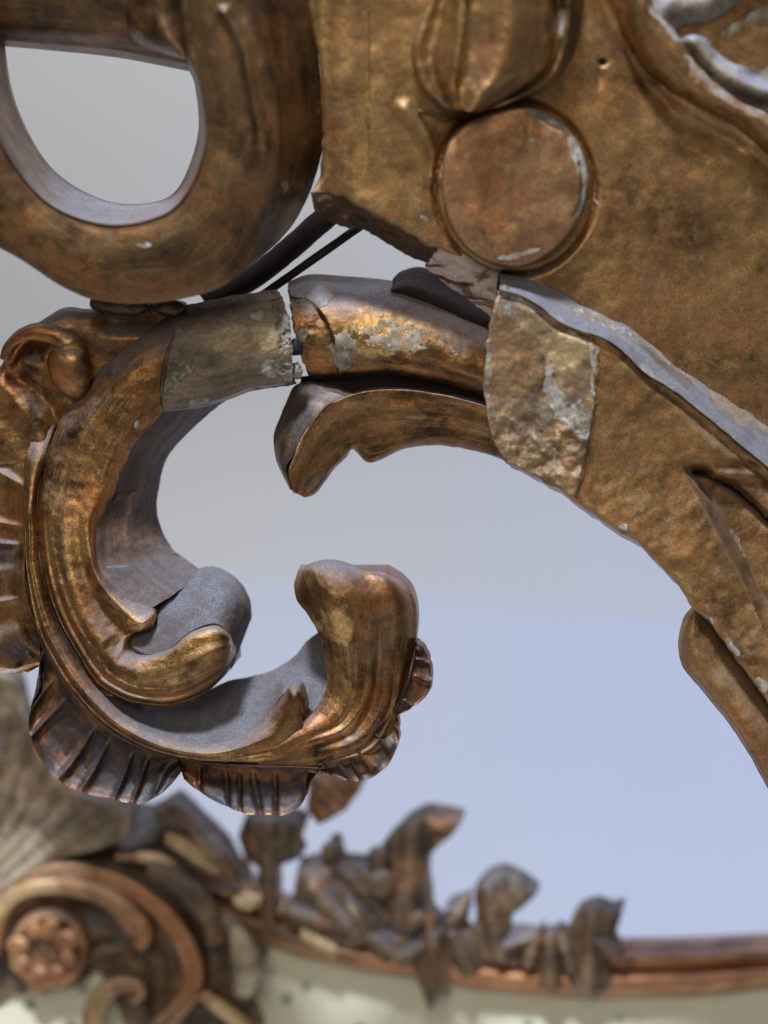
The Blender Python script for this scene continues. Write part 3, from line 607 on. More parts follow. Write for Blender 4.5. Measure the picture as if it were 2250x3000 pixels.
loft('leaf_back', [rr, rr*.8+o1*.2+[0, 0, -4], o1, oo], M['dim'], frame, step=4, back=(20, -10, -60), disp=[(2.5, 40, 3)], seed=113, wear=[(2, 868, 1330, 8, 50, 25, .8), (1, 850, 1400, 14, 30, 20, .6), (3, 890, 1290, 60, 150, 14, .75)])

# ================================================================== BROKEN SCROLL
scr = root('broken_scroll', (350, 1500, 0), 'cracked gilded C-shaped scroll with ruffled leaf edge hanging left below the ring opening', 'carving')
A_ = [  # stations: rails a b c d e f   (x, y, h)
 [(812, 849, -70), (834, 885, -20), (848, 960, 18), (856, 1020, 26), (860, 1080, 14), (858, 1118, -6)],
 [(740, 857, -80), (756, 895, -20), (775, 970, 22), (785, 1035, 30), (792, 1090, 14), (795, 1126, -6)],
 [(670, 868, -88), (683, 905, -20), (700, 980, 24), (712, 1045, 32), (724, 1100, 16), (728, 1138, -6)],
 [(590, 884, -90), (597, 925, -22), (600, 1000, 22), (605, 1070, 30), (610, 1130, 16), (614, 1178, -6)],
 [(521, 900, -90), (517, 945, -24), (500, 1020, 18), (487, 1090, 26), (478, 1150, 18), (478, 1205, -6)],
 [(400, 985, -70), (402, 1012, -24), (402, 1075, 14), (408, 1145, 22), (418, 1210, 18), (430, 1262, -6)],
 [(285, 1090, -50), (295, 1112, -14), (318, 1172, 20), (346, 1232, 26), (368, 1285, 22), (384, 1321, -6)],
 [(190, 1210, -40), (205, 1228, -8), (245, 1285, 22), (288, 1338, 26), (325, 1378, 24), (348, 1398, -6)],
 [(138, 1335, -30), (155, 1348, 2), (205, 1398, 24), (252, 1430, 26), (294, 1452, 26), (326, 1462, -6)],
 [(112, 1460, -26), (132, 1470, 6), (182, 1500, 26), (226, 1520, 24), (262, 1535, 28), (286, 1545, -4)],
 [(113, 1580, -24), (136, 1588, 8), (190, 1608, 28), (234, 1618, 20), (268, 1632, 30), (286, 1645, -4)],
 [(128, 1690, -22), (152, 1694, 10), (212, 1704, 30), (256, 1704, 14), (295, 1708, 32), (318, 1702, -4)],
 [(163, 1808, -20), (188, 1806, 10), (248, 1800, 32), (300, 1786, 8), (348, 1772, 34), (372, 1755, -4)],
 [(222, 1915, -20), (243, 1908, 10), (295, 1875, 34), (345, 1838, 2), (394, 1818, 38), (438, 1782, 4)],
]
Ar = np.array(A_, float).transpose(1, 0, 2)
def bandpost(G, u, v):
    G[..., 2] += sstep(.35, .6, u)*(5*np.sin(v*46))*sstep(.02, .1, v)*sstep(.45, .2, v)
    x, y = G[..., 0], G[..., 1]
    d, s = curved(x, y, spline(L(4, [(935, 250), (955, 300), (900, 420), (868, 560), (862, 680), (885, 750)]), 20))
    G[..., 2] += np.where(s > 0, 0, 9)*np.exp(-(d/400)**2)*(x > 440)
    return G
patchstations = Ar[:, :5]
def split_rng(P): return P
cut = Ar[:, :5].copy()
def patchpost(G, u, v):
    P3 = G.reshape(-1, 3); n = fbm(P3, 30, 4, 5).reshape(u.shape); n2 = fbm(P3, 10, 3, 6).reshape(u.shape)
    e = np.exp(-(u/.07)**2)
    G[..., 0] += e*(10*n+6*n2); G[..., 2] += 12*n*e+ 4*n*sstep(.5, 1, u)
    # chipped rim near the crack
    G[..., 2] -= 14*sstep(.13, .08, u)*sstep(-.1, .3, n+.3*n2)
    return G
PW = [(0, 785, 1010, 60, 12, 60, .2), (0, 790, 1080, 26, 46, 0, 1), (0, 840, 1090, 22, 40, 0, .9), (0, 755, 925, 30, 24, 0, .95), (0, 835, 980, 14, 80, 0, .85), (2, 770, 985, 50, 50, 0, .8), (1, 780, 870, 30, 14, 10, .7), (0, 585, 1180, 40, 18, -10, 1), (0, 540, 1090, 24, 50, 40, .66),
      (0, 500, 1110, 30, 80, 0, .55), (1, 607, 1095, 24, 20, 0, .8), (3, 560, 900, 60, 26, 0, .5), (2, 690, 1000, 60, 60, 0, .35), (3, 840, 1100, 16, 12, 0, .9), (3, 850, 930, 8, 60, 0, .7)]
loft('repaired_end', cut+np.array([0, 0, 8]), M['patch'], scr, step=3.6, back=(10, 8, -110), post=patchpost, disp=[(3.5, 34, 4), (1.8, 11, 3)], seed=121, wear=PW, label='rough grey plaster repair ending at the open crack')
# small rounded tip where the inner bead ends
def blob(name, c, r, mat, parent, squash=(1, 1, 1), rot=0, seed=0, disp=(), wear=(), n=28, shape=None, **kw):
    th = np.linspace(0, math.pi, n); ph = np.linspace(0, 2*math.pi, 2*n, endpoint=False)
    T, F_ = np.meshgrid(th, ph, indexing='ij')
    X = np.sin(T)*np.cos(F_)*r*squash[0]; Y = np.cos(T)*r*squash[1]; Z = np.sin(T)*np.sin(F_)*r*squash[2]
    if shape is not None: X, Y, Z = shape(X, Y, Z)
    a = math.radians(rot); x = X*math.cos(a)-Y*math.sin(a); y = X*math.sin(a)+Y*math.cos(a)
    P = np.stack([c[0]+x, c[1]+y, c[2]+Z], -1).reshape(-1, 3)
    m = 2*n; idx = np.arange(n*m).reshape(n, m); idx = np.concatenate([idx, idx[:, :1]], 1)
    Fc = np.stack([idx[:-1, :-1], idx[1:, :-1], idx[1:, 1:], idx[:-1, 1:]], -1).reshape(-1, 4)
    return make_mesh(name, P, Fc, mat, parent, disp=disp, seed=seed, wear=wear, **kw)

# inner wall of the scroll (bare wood)
fF = np.array([(478, 1200, 0), (430, 1258, 0), (384, 1318, 0), (348, 1395, 0), (320, 1462, 0), (284, 1545, 0), (284, 1645, 0), (314, 1702, 0), (368, 1755, 0), (425, 1795, 0)], float)
gF = np.array([(660, 1176, -190), (560, 1258, -200), (487, 1348, -205), (464, 1440, -205), (461, 1500, -205), (477, 1562, -205), (508, 1608, -200), (545, 1640, -190), (575, 1662, -175), (600, 1680, -160)], float)
g0 = np.array([(870, 1122, -90), (790, 1132, -110), (730, 1146, -140)], float); f0 = np.array([(858, 1112, 0), (795, 1120, 0), (700, 1142, 0)], float)
fF = np.vstack([f0, fF]); gF = np.vstack([g0, gF])
def wallpost(G, u, v):
    G[..., 2] += 10*np.exp(-((v-.45)/.07)**2)*sstep(.55, .62, u)
    d, s = curved(G[..., 0], G[..., 1], np.array([(290, 1470), (345, 1448), (390, 1440)])); G[..., 2] -= 12*np.exp(-(d/7)**2)
    return G
loft('inner_wall', [fF+[0, 0, -4], fF*.66+gF*.34+[0, 0, 12], fF*.33+gF*.67+[0, 0, 14], gF], M['wallwood'], scr, step=5, back=(-30, 10, -10), post=wallpost, disp=[(4, 50, 4), (1.5, 12, 3)], seed=141,
     wear=[(1, 385, 1540, 8, 100, 0, .8), (3, 420, 1370, 50, 90, 30, .3)], label='bare brown wood on the inner side of the scroll')

# curl at the end of the band
Cst = [
 [(236, 1935, -20), (255, 1920, 8), (310, 1885, 30), (360, 1858, 8), (400, 1870, -30)],
 [(290, 2012, -20), (308, 1996, 10), (345, 1955, 30), (380, 1918, 10), (400, 1912, -30)],
 [(365, 2055, -20), (378, 2034, 12), (410, 1985, 34), (435, 1925, 26), (445, 1912, -20)],
 [(450, 2070, -22), (458, 2048, 12), (485, 1985, 42), (500, 1905, 44), (505, 1885, -10)],
 [(520, 2066, -26), (528, 2042, 10), (555, 1960, 56), (560, 1862, 56), (562, 1838, 0)],
 [(585, 2042, -36), (594, 2015, 4), (622, 1925, 60), (628, 1842, 56), (630, 1816, 0)],
 [(640, 1998, -60), (650, 1974, -20), (668, 1910, 30), (668, 1858, 30), (668, 1836, -20)],
 [(688, 1940, -90), (690, 1928, -70), (692, 1905, -50), (688, 1885, -50), (684, 1868, -70)]]
mid_ = [
 [(232, 1930, -22), (252, 1922, 9), (303, 1888, 30), (360, 1852, 0), (418, 1828, 38), (454, 1804, 8)],
 [(240, 1945, -22), (260, 1935, 8), (308, 1900, 28), (362, 1866, 0), (414, 1848, 20), (442, 1846, -10)],
 [(250, 1962, -22), (270, 1950, 8), (315, 1915, 28), (350, 1884, 6), (384, 1858, -2), (404, 1852, -30)],
 [(272, 1992, -22), (292, 1977, 8), (328, 1938, 28), (352, 1910, 18), (372, 1892, -2), (386, 1884, -30)]]
six = [[q[0], q[1], q[2], tuple((np.array(q[2])+np.array(q[3]))/2+[0, 0, 5]), q[3], q[4]] for q in Cst[1:]]
BandR = np.array([list(q) for q in A_[4:]]+mid_+six, float).transpose(1, 0, 2)
loft('scroll_band', BandR, M['gilt'], scr, step=4, back=(18, -18, -120), post=bandpost, disp=[(2.5, 80, 3), (1.2, 18, 3)], seed=131,
     wear=[(2, 580, 1890, 110, 70, -30, 1), (2, 480, 1960, 90, 60, -20, .8), (2, 412, 1815, 50, 34, 0, 1), (1, 560, 2040, 120, 20, -8, .5), (1, 330, 1400, 24, 160, 25, 1), (1, 275, 1600, 24, 140, 0, .9), (1, 420, 1240, 40, 14, -45, 1), (0, 400, 1244, 10, 18, 0, 1), (2, 230, 1600, 50, 130, 0, .5), (1, 250, 1520, 60, 160, 5, .6), (2, 380, 1790, 70, 24, 40, 1), (2, 150, 1600, 30, 200, 0, .5), (3, 480, 1060, 20, 90, 0, .3), (1, 240, 1720, 40, 100, -20, .4)])
Dtop = np.array([  # from golden front edge back over the dusty roll
 [(372, 1885, -30), (390, 1862, -30), (408, 1830, -40), (430, 1780, -75), (445, 1725, -130)],
 [(405, 1905, -10), (415, 1890, -14), (430, 1850, -25), (450, 1800, -60), (470, 1745, -130)],
 [(440, 1918, 10), (450, 1890, 4), (465, 1840, -12), (478, 1780, -55), (498, 1708, -140)],
 [(500, 1896, 30), (510, 1860, 18), (520, 1800, -10), (535, 1740, -65), (545, 1684, -160)],
 [(558, 1850, 44), (570, 1810, 16), (585, 1750, -30), (590, 1700, -100), (592, 1662, -180)],
 [(624, 1826, 44), (640, 1780, 14), (648, 1730, -30), (650, 1690, -100), (645, 1664, -180)],
 [(664, 1848, 26), (685, 1800, -10), (700, 1760, -50), (705, 1720, -110), (700, 1702, -180)],
 [(682, 1880, -20), (705, 1840, -50), (722, 1800, -80), (732, 1770, -120), (733, 1755, -180)],
 [(688, 1932, -80), (698, 1895, -90), (715, 1860, -110), (732, 1825, -140), (738, 1805, -180)]], float).transpose(1, 0, 2)
loft('curl_top', Dtop, M['wood'], scr, step=4, back=(-10, 30, -30), disp=[(3, 50, 4), (1, 12, 3)], seed=161, label='dust covered grey top of the curl', wear=[(1, 625, 1760, 14, 14, 0, .4)])
# ledge between wall and curl
loft('wall_foot', [L('s', [(300, 1660, -10), (340, 1745, -6), (400, 1790, -10), (455, 1812, -44)]), L('s', [(370, 1660, -50), (400, 1700, -50), (440, 1750, -55), (465, 1790, -85)]), L('s', [(430, 1640, -120), (460, 1670, -120), (475, 1710, -120), (478, 1760, -135)]),
                   L('s', [(520, 1620, -190), (540, 1660, -190), (530, 1700, -180), (500, 1740, -195)])], M['wood'], scr, step=4, back=(0, 30, -30), disp=[(3, 30, 4)], seed=163)

# lower band: rim outside the groove, widening into the golden front of the lower scroll
z7 = lambda pts, h=0: L(7, pts, h)
JX = L('s', [(225, 1150, -130), (168, 1240, -75), (131, 1345, -18)]); jw = np.array([[.15], [.6], [1.0]])
J0 = z7([(137, -40, -6), (142, 80), (150, 200), (200, 385), (270, 525), (350, 645), (465, 757), (590, 830), (720, 866), (830, 860), (930, 822), (1000, 760), (1058, 690, 10), (1082, 655, 20), (1116, 652, 20), (1148, 696, -4), (1163, 748, -40)], -16)
J1 = z7([(120, -40), (122, 80), (128, 210), (175, 400), (245, 540), (328, 662), (445, 778), (580, 853), (716, 888), (834, 886), (938, 850), (1020, 795), (1080, 716, 24), (1095, 686, 34), (1112, 684, 30), (1134, 716, 4), (1150, 760, -30)], 14)
J2 = z7([(104, -40), (106, 80), (112, 220), (155, 415), (222, 555), (305, 678), (424, 796), (565, 875), (708, 912), (835, 915), (950, 895), (1060, 860), (1108, 800, 4), (1116, 772, 8), (1126, 768, 0), (1138, 788, -24), (1150, 830, -50)], 10)
J3 = z7([(86, -40), (88, 80), (95, 230), (132, 432), (196, 572), (280, 694), (402, 814), (550, 893), (702, 932), (832, 945), (960, 955), (1100, 955), (1165, 962), (1185, 964, -6), (1200, 965, -10), (1210, 965, -30), (1215, 960, -40)], -18)
J0 = np.vstack([JX, J0]); J1 = np.vstack([JX+jw*[-18, -6, 8], J1]); J2 = np.vstack([JX+jw*[-34, -12, 4], J2]); J3 = np.vstack([JX+jw*[-52, -18, -10], J3])
def jpost(G, u, v):
    G[..., 2] += 4*np.sin(v*17+u*3)*sstep(.1, .3, v)*sstep(1, .8, v)*sstep(.12, .3, u)
    return G
loft('outer_rim', [J0+[0, 0, -12], J0, J1, J2, J3, J3+[2, 4, -12]], M['gilt'], scr, step=4, back=(10, -14, -80), post=jpost, disp=[(2, 70, 3), (1, 16, 3)], seed=171,
     wear=[(2, 560, 2180, 220, 26, 15, .8), (1, 180, 1900, 40, 160, -30, .4), (2, 100, 1700, 20, 220, 0, .5), (1, 820, 2200, 120, 40, 0, .6)])
# dusty pan (upper surface of the lower scroll)
PF = z7([(380, 690), (465, 760), (590, 832), (720, 867), (830, 860), (930, 823), (1000, 762), (1060, 680), (1110, 690), (1150, 730), (1200, 750), (1260, 680), (1280, 560)], -26)
PB = z7([(560, 660), (600, 700), (690, 700), (770, 672), (850, 632), (925, 618), (1000, 598), (1060, 568), (1110, 530), (1150, 480), (1190, 450), (1240, 420), (1290, 400)], -190)
PM1 = PF*.72+PB*.28+[0, 0, 6]; PM2 = PF*.35+PB*.65+[0, 6, -10]
loft('dusty_hollow', [PF, PM1+[0, 6, -8], PM2, PB], M['wood'], scr, step=4.5, back=(0, 40, -20), disp=[(2.5, 60, 4), (1, 12, 3)], seed=181, label='dust filled upper side of the lower scroll')
# right-hand leaf curl
q7 = [
 [(950, 905, -14), (955, 912, -4), (960, 922, -2), (965, 932, -4), (970, 944, -8), (975, 957, -24)],
 [(1120, 795, -6), (1135, 815, 12), (1150, 848, 14), (1162, 884, 8), (1172, 922, -2), (1182, 964, -24)],
 [(1180, 738, -10), (1230, 765, 6), (1275, 795, 4), (1315, 830, -2), (1360, 870, -12), (1400, 900, -30)],
 [(1218, 660, -14), (1285, 675, 12), (1345, 692, 14), (1400, 712, 2), (1445, 730, -4), (1488, 755, -30)],
 [(1218, 560, 0), (1295, 560, 44), (1365, 570, 40), (1420, 580, 20), (1470, 590, 10), (1530, 612, -30)],
 [(1190, 455, 20), (1270, 440, 84), (1350, 445, 84), (1425, 452, 54), (1490, 460, 30), (1556, 470, -30)],
 [(1150, 385, 30), (1235, 345, 112), (1325, 335, 112), (1415, 345, 86), (1490, 350, 66), (1558, 375, -20)],
 [(1110, 330, 16), (1185, 278, 106), (1285, 258, 116), (1385, 268, 88), (1470, 275, 74), (1540, 305, -14)],
 [(1100, 268, 0), (1160, 214, 84), (1255, 200, 96), (1352, 223, 74), (1432, 236, 60), (1502, 258, -20)],
 [(1118, 222, -30), (1175, 186, 30), (1250, 178, 40), (1330, 202, 34), (1394, 246, 10), (1445, 222, -10)]]
Qr = np.array([L(7, s) for s in q7]).transpose(1, 0, 2)
def qpost(G, u, v):
    G[..., 2] += (8*np.sin(v*30-1.5+u*2)*sstep(.3, .5, v)*sstep(1.0, .85, v))*sstep(.12, .42, u)*sstep(.75, .5, u)
    return G
loft('leaf_curl', Qr, M['gilt'], scr, step=3.6, back=(6, -20, -90), post=qpost, disp=[(1.8, 60, 3), (.9, 14, 3)], seed=191,
     wear=[(2, 985, 1830, 60, 60, 0, 1), (3, 1010, 1795, 34, 30, 0, .0), (1, 1080, 1760, 70, 120, 0, .6), (1, 1150, 1720, 40, 90, 0, .7), (1, 1000, 2100, 160, 80, -30, .8), (2, 1000, 2050, 40, 150, -10, .6), (3, 1120, 1880, 40, 120, 10, .35), (3, 1000, 1700, 90, 40, 0, .4)])

# ---- ruffled leaf edge
def ruffle(name, inner, outer, n, amp, mat, seed, bowl=40, skew=0.0, hin=-14, hout=-30, scallop=4, wear=(), lip=5, bk=(6, -10, -40), phase=0.0):
    inner = spline(inner, 14); outer = spline(outer, 14)
    inner[:, 2] += hin; outer[:, 2] += hout
    rails = []
    for v in (0, .12, .35, .6, .82, .93, 1.0):
        r = inner*(1-v)+outer*v; r[:, 2] -= bowl*math.sin(math.pi*min(1, v*1.0)); rails.append(r)
    def post(G, u, v):
        ph = n*(u+skew*v)+phase+.30*np.sin(u*9+seed)+.16*np.sin(u*23+v*2+seed); fr = ph-np.floor(ph)
        saw = np.sqrt(np.sin(np.pi*ph)**2+.02)                     # flutes: round hollows with sharp ribs between
        env = sstep(.05, .35, v)*(1-.65*sstep(.82, 1, v))
        rib = np.exp(-(np.sin(np.pi*ph)/.42)**2)
        G[..., 2] += amp*(1.5*rib-.35)*env + lip*sstep(.86, 1, v)
        G[..., 2] += 10*np.exp(-(v/.12)**2)
        c = G.mean((0, 1)); dirv = (G[:, -1:, :2]-G[:, :1, :2]); ln = np.linalg.norm(dirv, axis=2, keepdims=True)+1e-6
        off = scallop*(saw-.6)*sstep(.5, 1, v)
        G[..., 0] += dirv[..., 0]/ln[..., 0]*off; G[..., 1] += dirv[..., 1]/ln[..., 0]*off
        return G
    return loft(name, rails, mat, scr, step=3.6, back=bk, post=post, disp=[(3, 70, 3), (.5, 14, 3)], seed=seed, wear=wear)
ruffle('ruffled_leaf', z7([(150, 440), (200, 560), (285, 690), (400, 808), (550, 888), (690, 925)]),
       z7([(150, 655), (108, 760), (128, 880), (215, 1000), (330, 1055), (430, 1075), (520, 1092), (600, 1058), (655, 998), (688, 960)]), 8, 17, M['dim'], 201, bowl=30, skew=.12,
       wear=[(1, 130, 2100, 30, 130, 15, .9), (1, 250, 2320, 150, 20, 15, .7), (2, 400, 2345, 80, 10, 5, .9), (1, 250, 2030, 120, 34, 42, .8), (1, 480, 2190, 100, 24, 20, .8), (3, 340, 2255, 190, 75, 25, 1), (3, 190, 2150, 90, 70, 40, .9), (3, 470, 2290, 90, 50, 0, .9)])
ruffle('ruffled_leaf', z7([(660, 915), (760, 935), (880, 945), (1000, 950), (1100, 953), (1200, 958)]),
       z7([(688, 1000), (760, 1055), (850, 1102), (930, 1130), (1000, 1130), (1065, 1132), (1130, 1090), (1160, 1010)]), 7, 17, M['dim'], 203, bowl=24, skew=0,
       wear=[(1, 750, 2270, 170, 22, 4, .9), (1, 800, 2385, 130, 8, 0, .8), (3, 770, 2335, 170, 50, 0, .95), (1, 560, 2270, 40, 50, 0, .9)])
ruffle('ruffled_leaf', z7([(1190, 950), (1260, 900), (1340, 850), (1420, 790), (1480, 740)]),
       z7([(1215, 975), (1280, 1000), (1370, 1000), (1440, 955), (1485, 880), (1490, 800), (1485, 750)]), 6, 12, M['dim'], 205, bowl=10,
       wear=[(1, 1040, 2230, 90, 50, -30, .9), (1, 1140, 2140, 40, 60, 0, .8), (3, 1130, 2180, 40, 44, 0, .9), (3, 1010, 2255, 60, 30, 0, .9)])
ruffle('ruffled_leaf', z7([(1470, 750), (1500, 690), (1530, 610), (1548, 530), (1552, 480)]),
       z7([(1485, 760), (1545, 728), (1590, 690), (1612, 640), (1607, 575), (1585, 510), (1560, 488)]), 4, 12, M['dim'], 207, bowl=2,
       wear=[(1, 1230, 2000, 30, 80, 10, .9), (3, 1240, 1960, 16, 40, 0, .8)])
ruffle('ruffled_leaf', np.vstack([L(4, [(215, 880, -70), (185, 1010, -20), (165, 1200), (150, 1400)]), z7([(92, 180), (100, 320), (145, 440), (205, 545)])]),
       np.vstack([L(4, [(-60, 740, -70), (-140, 950), (-170, 1200), (-170, 1400)]), z7([(-140, 200), (-120, 400), (-60, 590), (20, 602), (105, 600)])]), 8, 9, M['gilt'], 209, bowl=20, hout=-70, skew=.06, scallop=6,
       wear=[(1, 40, 1500, 60, 90, 0, .8), (3, 40, 1900, 60, 80, 0, .7), (3, 30, 1640, 40, 60, 0, .6), (1, 100, 1960, 50, 30, 20, .8), (2, 60, 1965, 60, 10, 0, .8), (1, 60, 1780, 60, 20, 0, .6)])
# ---- upper-left leaf with curled tip
ul = np.vstack([L(4, [(-160, 700), (-60, 560), (8, 500), (25, 440), (75, 365), (180, 292), (330, 206), (440, 212), (520, 205), (590, 158), (760, 150), (950, 165), (1000, 200), (960, 320), (800, 400), (640, 480), (520, 600), (400, 760), (300, 880), (210, 1000), (100, 1050), (-160, 1000)])])
def ul_h(x, y, sd):
    P3 = np.column_stack([x, y, 0*x])
    h = -46+6*fbm(P3, 80, 3, 9)
    g = lambda cx, cy, rx, ry, an=0: np.exp(-(((x-cx)*math.cos(an)+(y-cy)*math.sin(an))/rx)**2-((-(x-cx)*math.sin(an)+(y-cy)*math.cos(an))/ry)**2)
    h = h + 26*g(150, 960, 130, 40, .1)                # back roll of the leaf
    h = h - 46*g(108, 1030, 34, 22, .2)                # ragged hollow
    d, s = curved(x, y, spline(L(4, [(60, 470), (130, 370), (230, 350), (300, 370), (250, 440)]), 24)); h = h + 34*np.exp(-(d/16)**2)
    d, s = curved(x, y, spline(L(4, [(100, 570), (200, 640), (290, 740), (300, 850)]), 24)); h = h - 24*np.exp(-(d/30)**2)
    d, s = curved(x, y, spline(L(4, [(20, 620), (110, 720), (200, 860), (240, 980)]), 24)); h = h + 16*np.exp(-(d/34)**2)
    h = h - 30*sstep(1000, 940, y)*sstep(260, 330, x)
    return h
relief('top_leaf', ul, ul_h, M['gilt'], scr, step=4.5, thick=90, bshift=(8, -10), edge=22, disp=[(3, 50, 4), (1.2, 14, 3)], seed=221,
       wear=[(1, 90, 1010, 90, 26, -20, 1), (1, 30, 1100, 40, 100, 0, .8), (3, 110, 1035, 30, 18, 0, .5), (2, 75, 1150, 20, 12, 0, .8), (3, 300, 950, 180, 50, -5, .35), (1, 180, 980, 60, 22, 10, .8), (3, 300, 1000, 60, 50, 0, .4), (1, 460, 915, 14, 10, 0, .8)])
def pear(X, Y, Z):
    k = 1-.16*(Y/70); return X*k, Y, Z*k
ct = spline(L(4, [(20, 470), (60, 390), (140, 335), (240, 328), (330, 360), (400, 430), (420, 520)]), 24)
tw = np.interp(np.linspace(0, 1, 24), [0, .3, .7, 1], [14, 22, 34, 40]); th_ = np.interp(np.linspace(0, 1, 24), [0, .3, .75, 1], [-44, -26, -8, -46])
cd_ = np.gradient(ct[:, :2], axis=0); cd_ /= np.linalg.norm(cd_, axis=1)[:, None]; cn_ = np.column_stack([-cd_[:, 1], cd_[:, 0]])
cr_ = []
for a_ in np.linspace(-1, 1, 9):
    q_ = ct.copy(); q_[:, :2] += cn_*(tw*a_)[:, None]; q_[:, 2] = th_+tw*math.sqrt(max(0, 1-a_*a_)); cr_.append(q_)
loft('rolled_lip', cr_, M['gilt'], scr, step=4, back=(4, -6, -40), disp=[(3, 40, 3)], seed=30, wear=[(1, 90, 985, 100, 30, -10, .9), (2, 212, 1010, 40, 30, 30, .7)])
blob('curled_tip', (207, 1088, -20), 84, M['gilt'], scr, (.74, 1.05, .72), -18, 31, [(4, 60, 3), (1.2, 16, 3)], [(1, 170, 1100, 40, 80, -20, 1), (2, 212, 1022, 40, 26, 30, .8), (1, 210, 1150, 40, 30, 0, .9)], n=40, shape=pear)
# small foot under the ring and crumbs in the crack
blob('glue_lump', (352, 895, -50), 60, M['dim'], scr, (1.5, .55, .7), 5, 33, [(10, 40, 4)])
blob('glue_lump', (500, 905, -50), 42, M['dim'], scr, (1.2, .6, .7), 0, 35, [(9, 30, 4)], [(1, 507, 912, 14, 10, 0, .9)])
blob('plaster_crumb', (866, 1018, -6), 24, M['rod'], scr, (.8, 1.1, .7), 0, 36, [(9, 14, 3)], sharp=None, label='black crumb bridging the crack')
blob('plaster_crumb', (868, 1085, -10), 26, M['patch'], scr, (.7, .9, .7), 0, 38, [(9, 14, 3)], [(0, 868, 1085, 50, 50, 0, 1)])

# ---- dark sticks behind
def stick(name, pts, wpx, mat, label, seed, cat):
    P = spline(L('s', pts), 30); d = P[-1, :2]-P[0, :2]; nrm = np.array([-d[1], d[0]])/np.linalg.norm(d)
    rails = []
    for k, a in enumerate(np.linspace(0, math.pi*2, 13)):
        r = P.copy(); r[:, 0] += nrm[0]*wpx/2*math.cos(a); r[:, 1] += nrm[1]*wpx/2*math.cos(a); r[:, 2] += wpx/2*math.sin(a); rails.append(r)
    o = loft(name, rails, mat, None, step=5, back=None, disp=[(3 if wpx > 30 else 1, 40, 4)], seed=seed, leaning=False)
    o['label'] = label; o['category'] = cat; return o
stick('iron_rod', [(740, 885, -90), (1060, 660, -60)], 25, M['rod'], 'thin black iron rod crossing the gap above the crack', 1, 'rod')
stick('wooden_strut', [(600, 885, -120), (760, 800, -100), (985, 610, -60)], 70, M['darkwood_shade'], 'thick dark splintered strut behind the ring beside the thin rod', 2, 'strut')

# ================================================================== SECOND FRAME, BEHIND
Z = -1150
far = root('far_frame', (1100, 2850, Z), 'blurred copper and gold carved frame with scroll, rosette and leaves along the bottom', 'picture frame', leaning=False)
def fl(name, rails, mat='far', back=(0, -20, -120), **kw):
    return loft(name, [r+[0, 0, Z] for r in rails], M[mat], far, step=9, back=back, leaning=False, disp=[(6, 120, 3)], **kw)
def fr_(name, poly, hf, mat='fargrey', thick=80, **kw):
    kw.setdefault('step', 9)
    return relief(name, poly, lambda x, y, sd: Z+hf(x, y, sd), M[mat], far, thick=thick, leaning=False, disp=[(8, 70, 4)], **kw)
mo = np.array([(560, 2690), (772, 2764), (917, 2815), (1062, 2845), (1206, 2867), (1423, 2902), (1640, 2921), (1850, 2926), (2080, 2916), (2420, 2882)], float)
wd = np.array([150, 160, 150, 150, 155, 160, 165, 170, 165, 150], float)
def mrail(k, h): return np.column_stack([mo[:, 0]+.12*k*wd, mo[:, 1]-k*wd, np.full(len(mo), h)])
fl('moulding', [mrail(0, -30), mrail(.10, 20), mrail(.28, 42), mrail(.42, 20), mrail(.48, -14), mrail(.54, 14), mrail(.68, 34), mrail(.80, 10), mrail(.86, -20), mrail(.93, -30), mrail(1.0, -80)], seed=301, back=(0, -10, -60),
   wear=[(1, 1500, 2870, 500, 60, 3, .8), (1, 2050, 2850, 300, 60, 0, .8)])
def leafh(x0, y0, x1, y1, depth=60, k=60):
    ln = [(x0, y0), (x1, y1)]
    def f(x, y, sd):
        d, s = curved(x, y, ln); return 30+depth*np.clip(1-d/k, 0, 1)*.9+ 5*np.sin(d/7.0) + .4*np.minimum(sd, 40)
    return f
def fl_leaf(poly, spine, mp, label=None, mat='fargrey', wear=(), seed=0, depth=60, name='leaf'):
    sp = L(mp, spine)
    return fr_(name, L(mp, poly), leafh(sp[0][0], sp[0][1], sp[-1][0], sp[-1][1], depth), mat, edge=12, wear=wear, seed=seed, label=label, closed_spline=False, step=6)
fl_leaf([(560, 420), (620, 340), (680, 285), (750, 248), (830, 262), (905, 280), (860, 345), (800, 395), (768, 430), (760, 520), (775, 660), (700, 690), (620, 700), (608, 560)], [(700, 300), (690, 680)], 9, wear=[(1, 1200, 2560, 60, 60, 0, .8), (2, 1300, 2440, 50, 30, 20, .6)], seed=311)
fl_leaf([(745, 255), (830, 262), (905, 282), (850, 350), (790, 392), (775, 340)], [(760, 300), (900, 285)], 9, mat='far', seed=312)
fl_leaf([(948, 575), (1000, 510), (1060, 490), (1130, 520), (1205, 580), (1140, 640), (1090, 670), (1100, 760), (1180, 850), (1120, 880), (990, 850), (920, 780), (960, 680)], [(1000, 560), (1060, 840)], 9, wear=[(2, 1480, 2640, 70, 30, -10, .6), (2, 1420, 2790, 60, 40, 20, .5)], seed=313)
fl_leaf([(1338, 700), (1370, 650), (1440, 625), (1500, 650), (1555, 630), (1530, 730), (1480, 800), (1500, 880), (1560, 940), (1470, 985), (1400, 1010), (1335, 970), (1325, 830)], [(1430, 650), (1420, 990)], 9, wear=[(2, 1700, 2850, 40, 60, 0, .6)], seed=315)
fl_leaf([(690, 790), (740, 740), (820, 725), (890, 770), (885, 860), (850, 940), (770, 1062), (735, 960), (700, 880)], [(790, 740), (770, 1040)], 9, wear=[(1, 1290, 2830, 40, 60, 0, .5)], seed=317, depth=90)
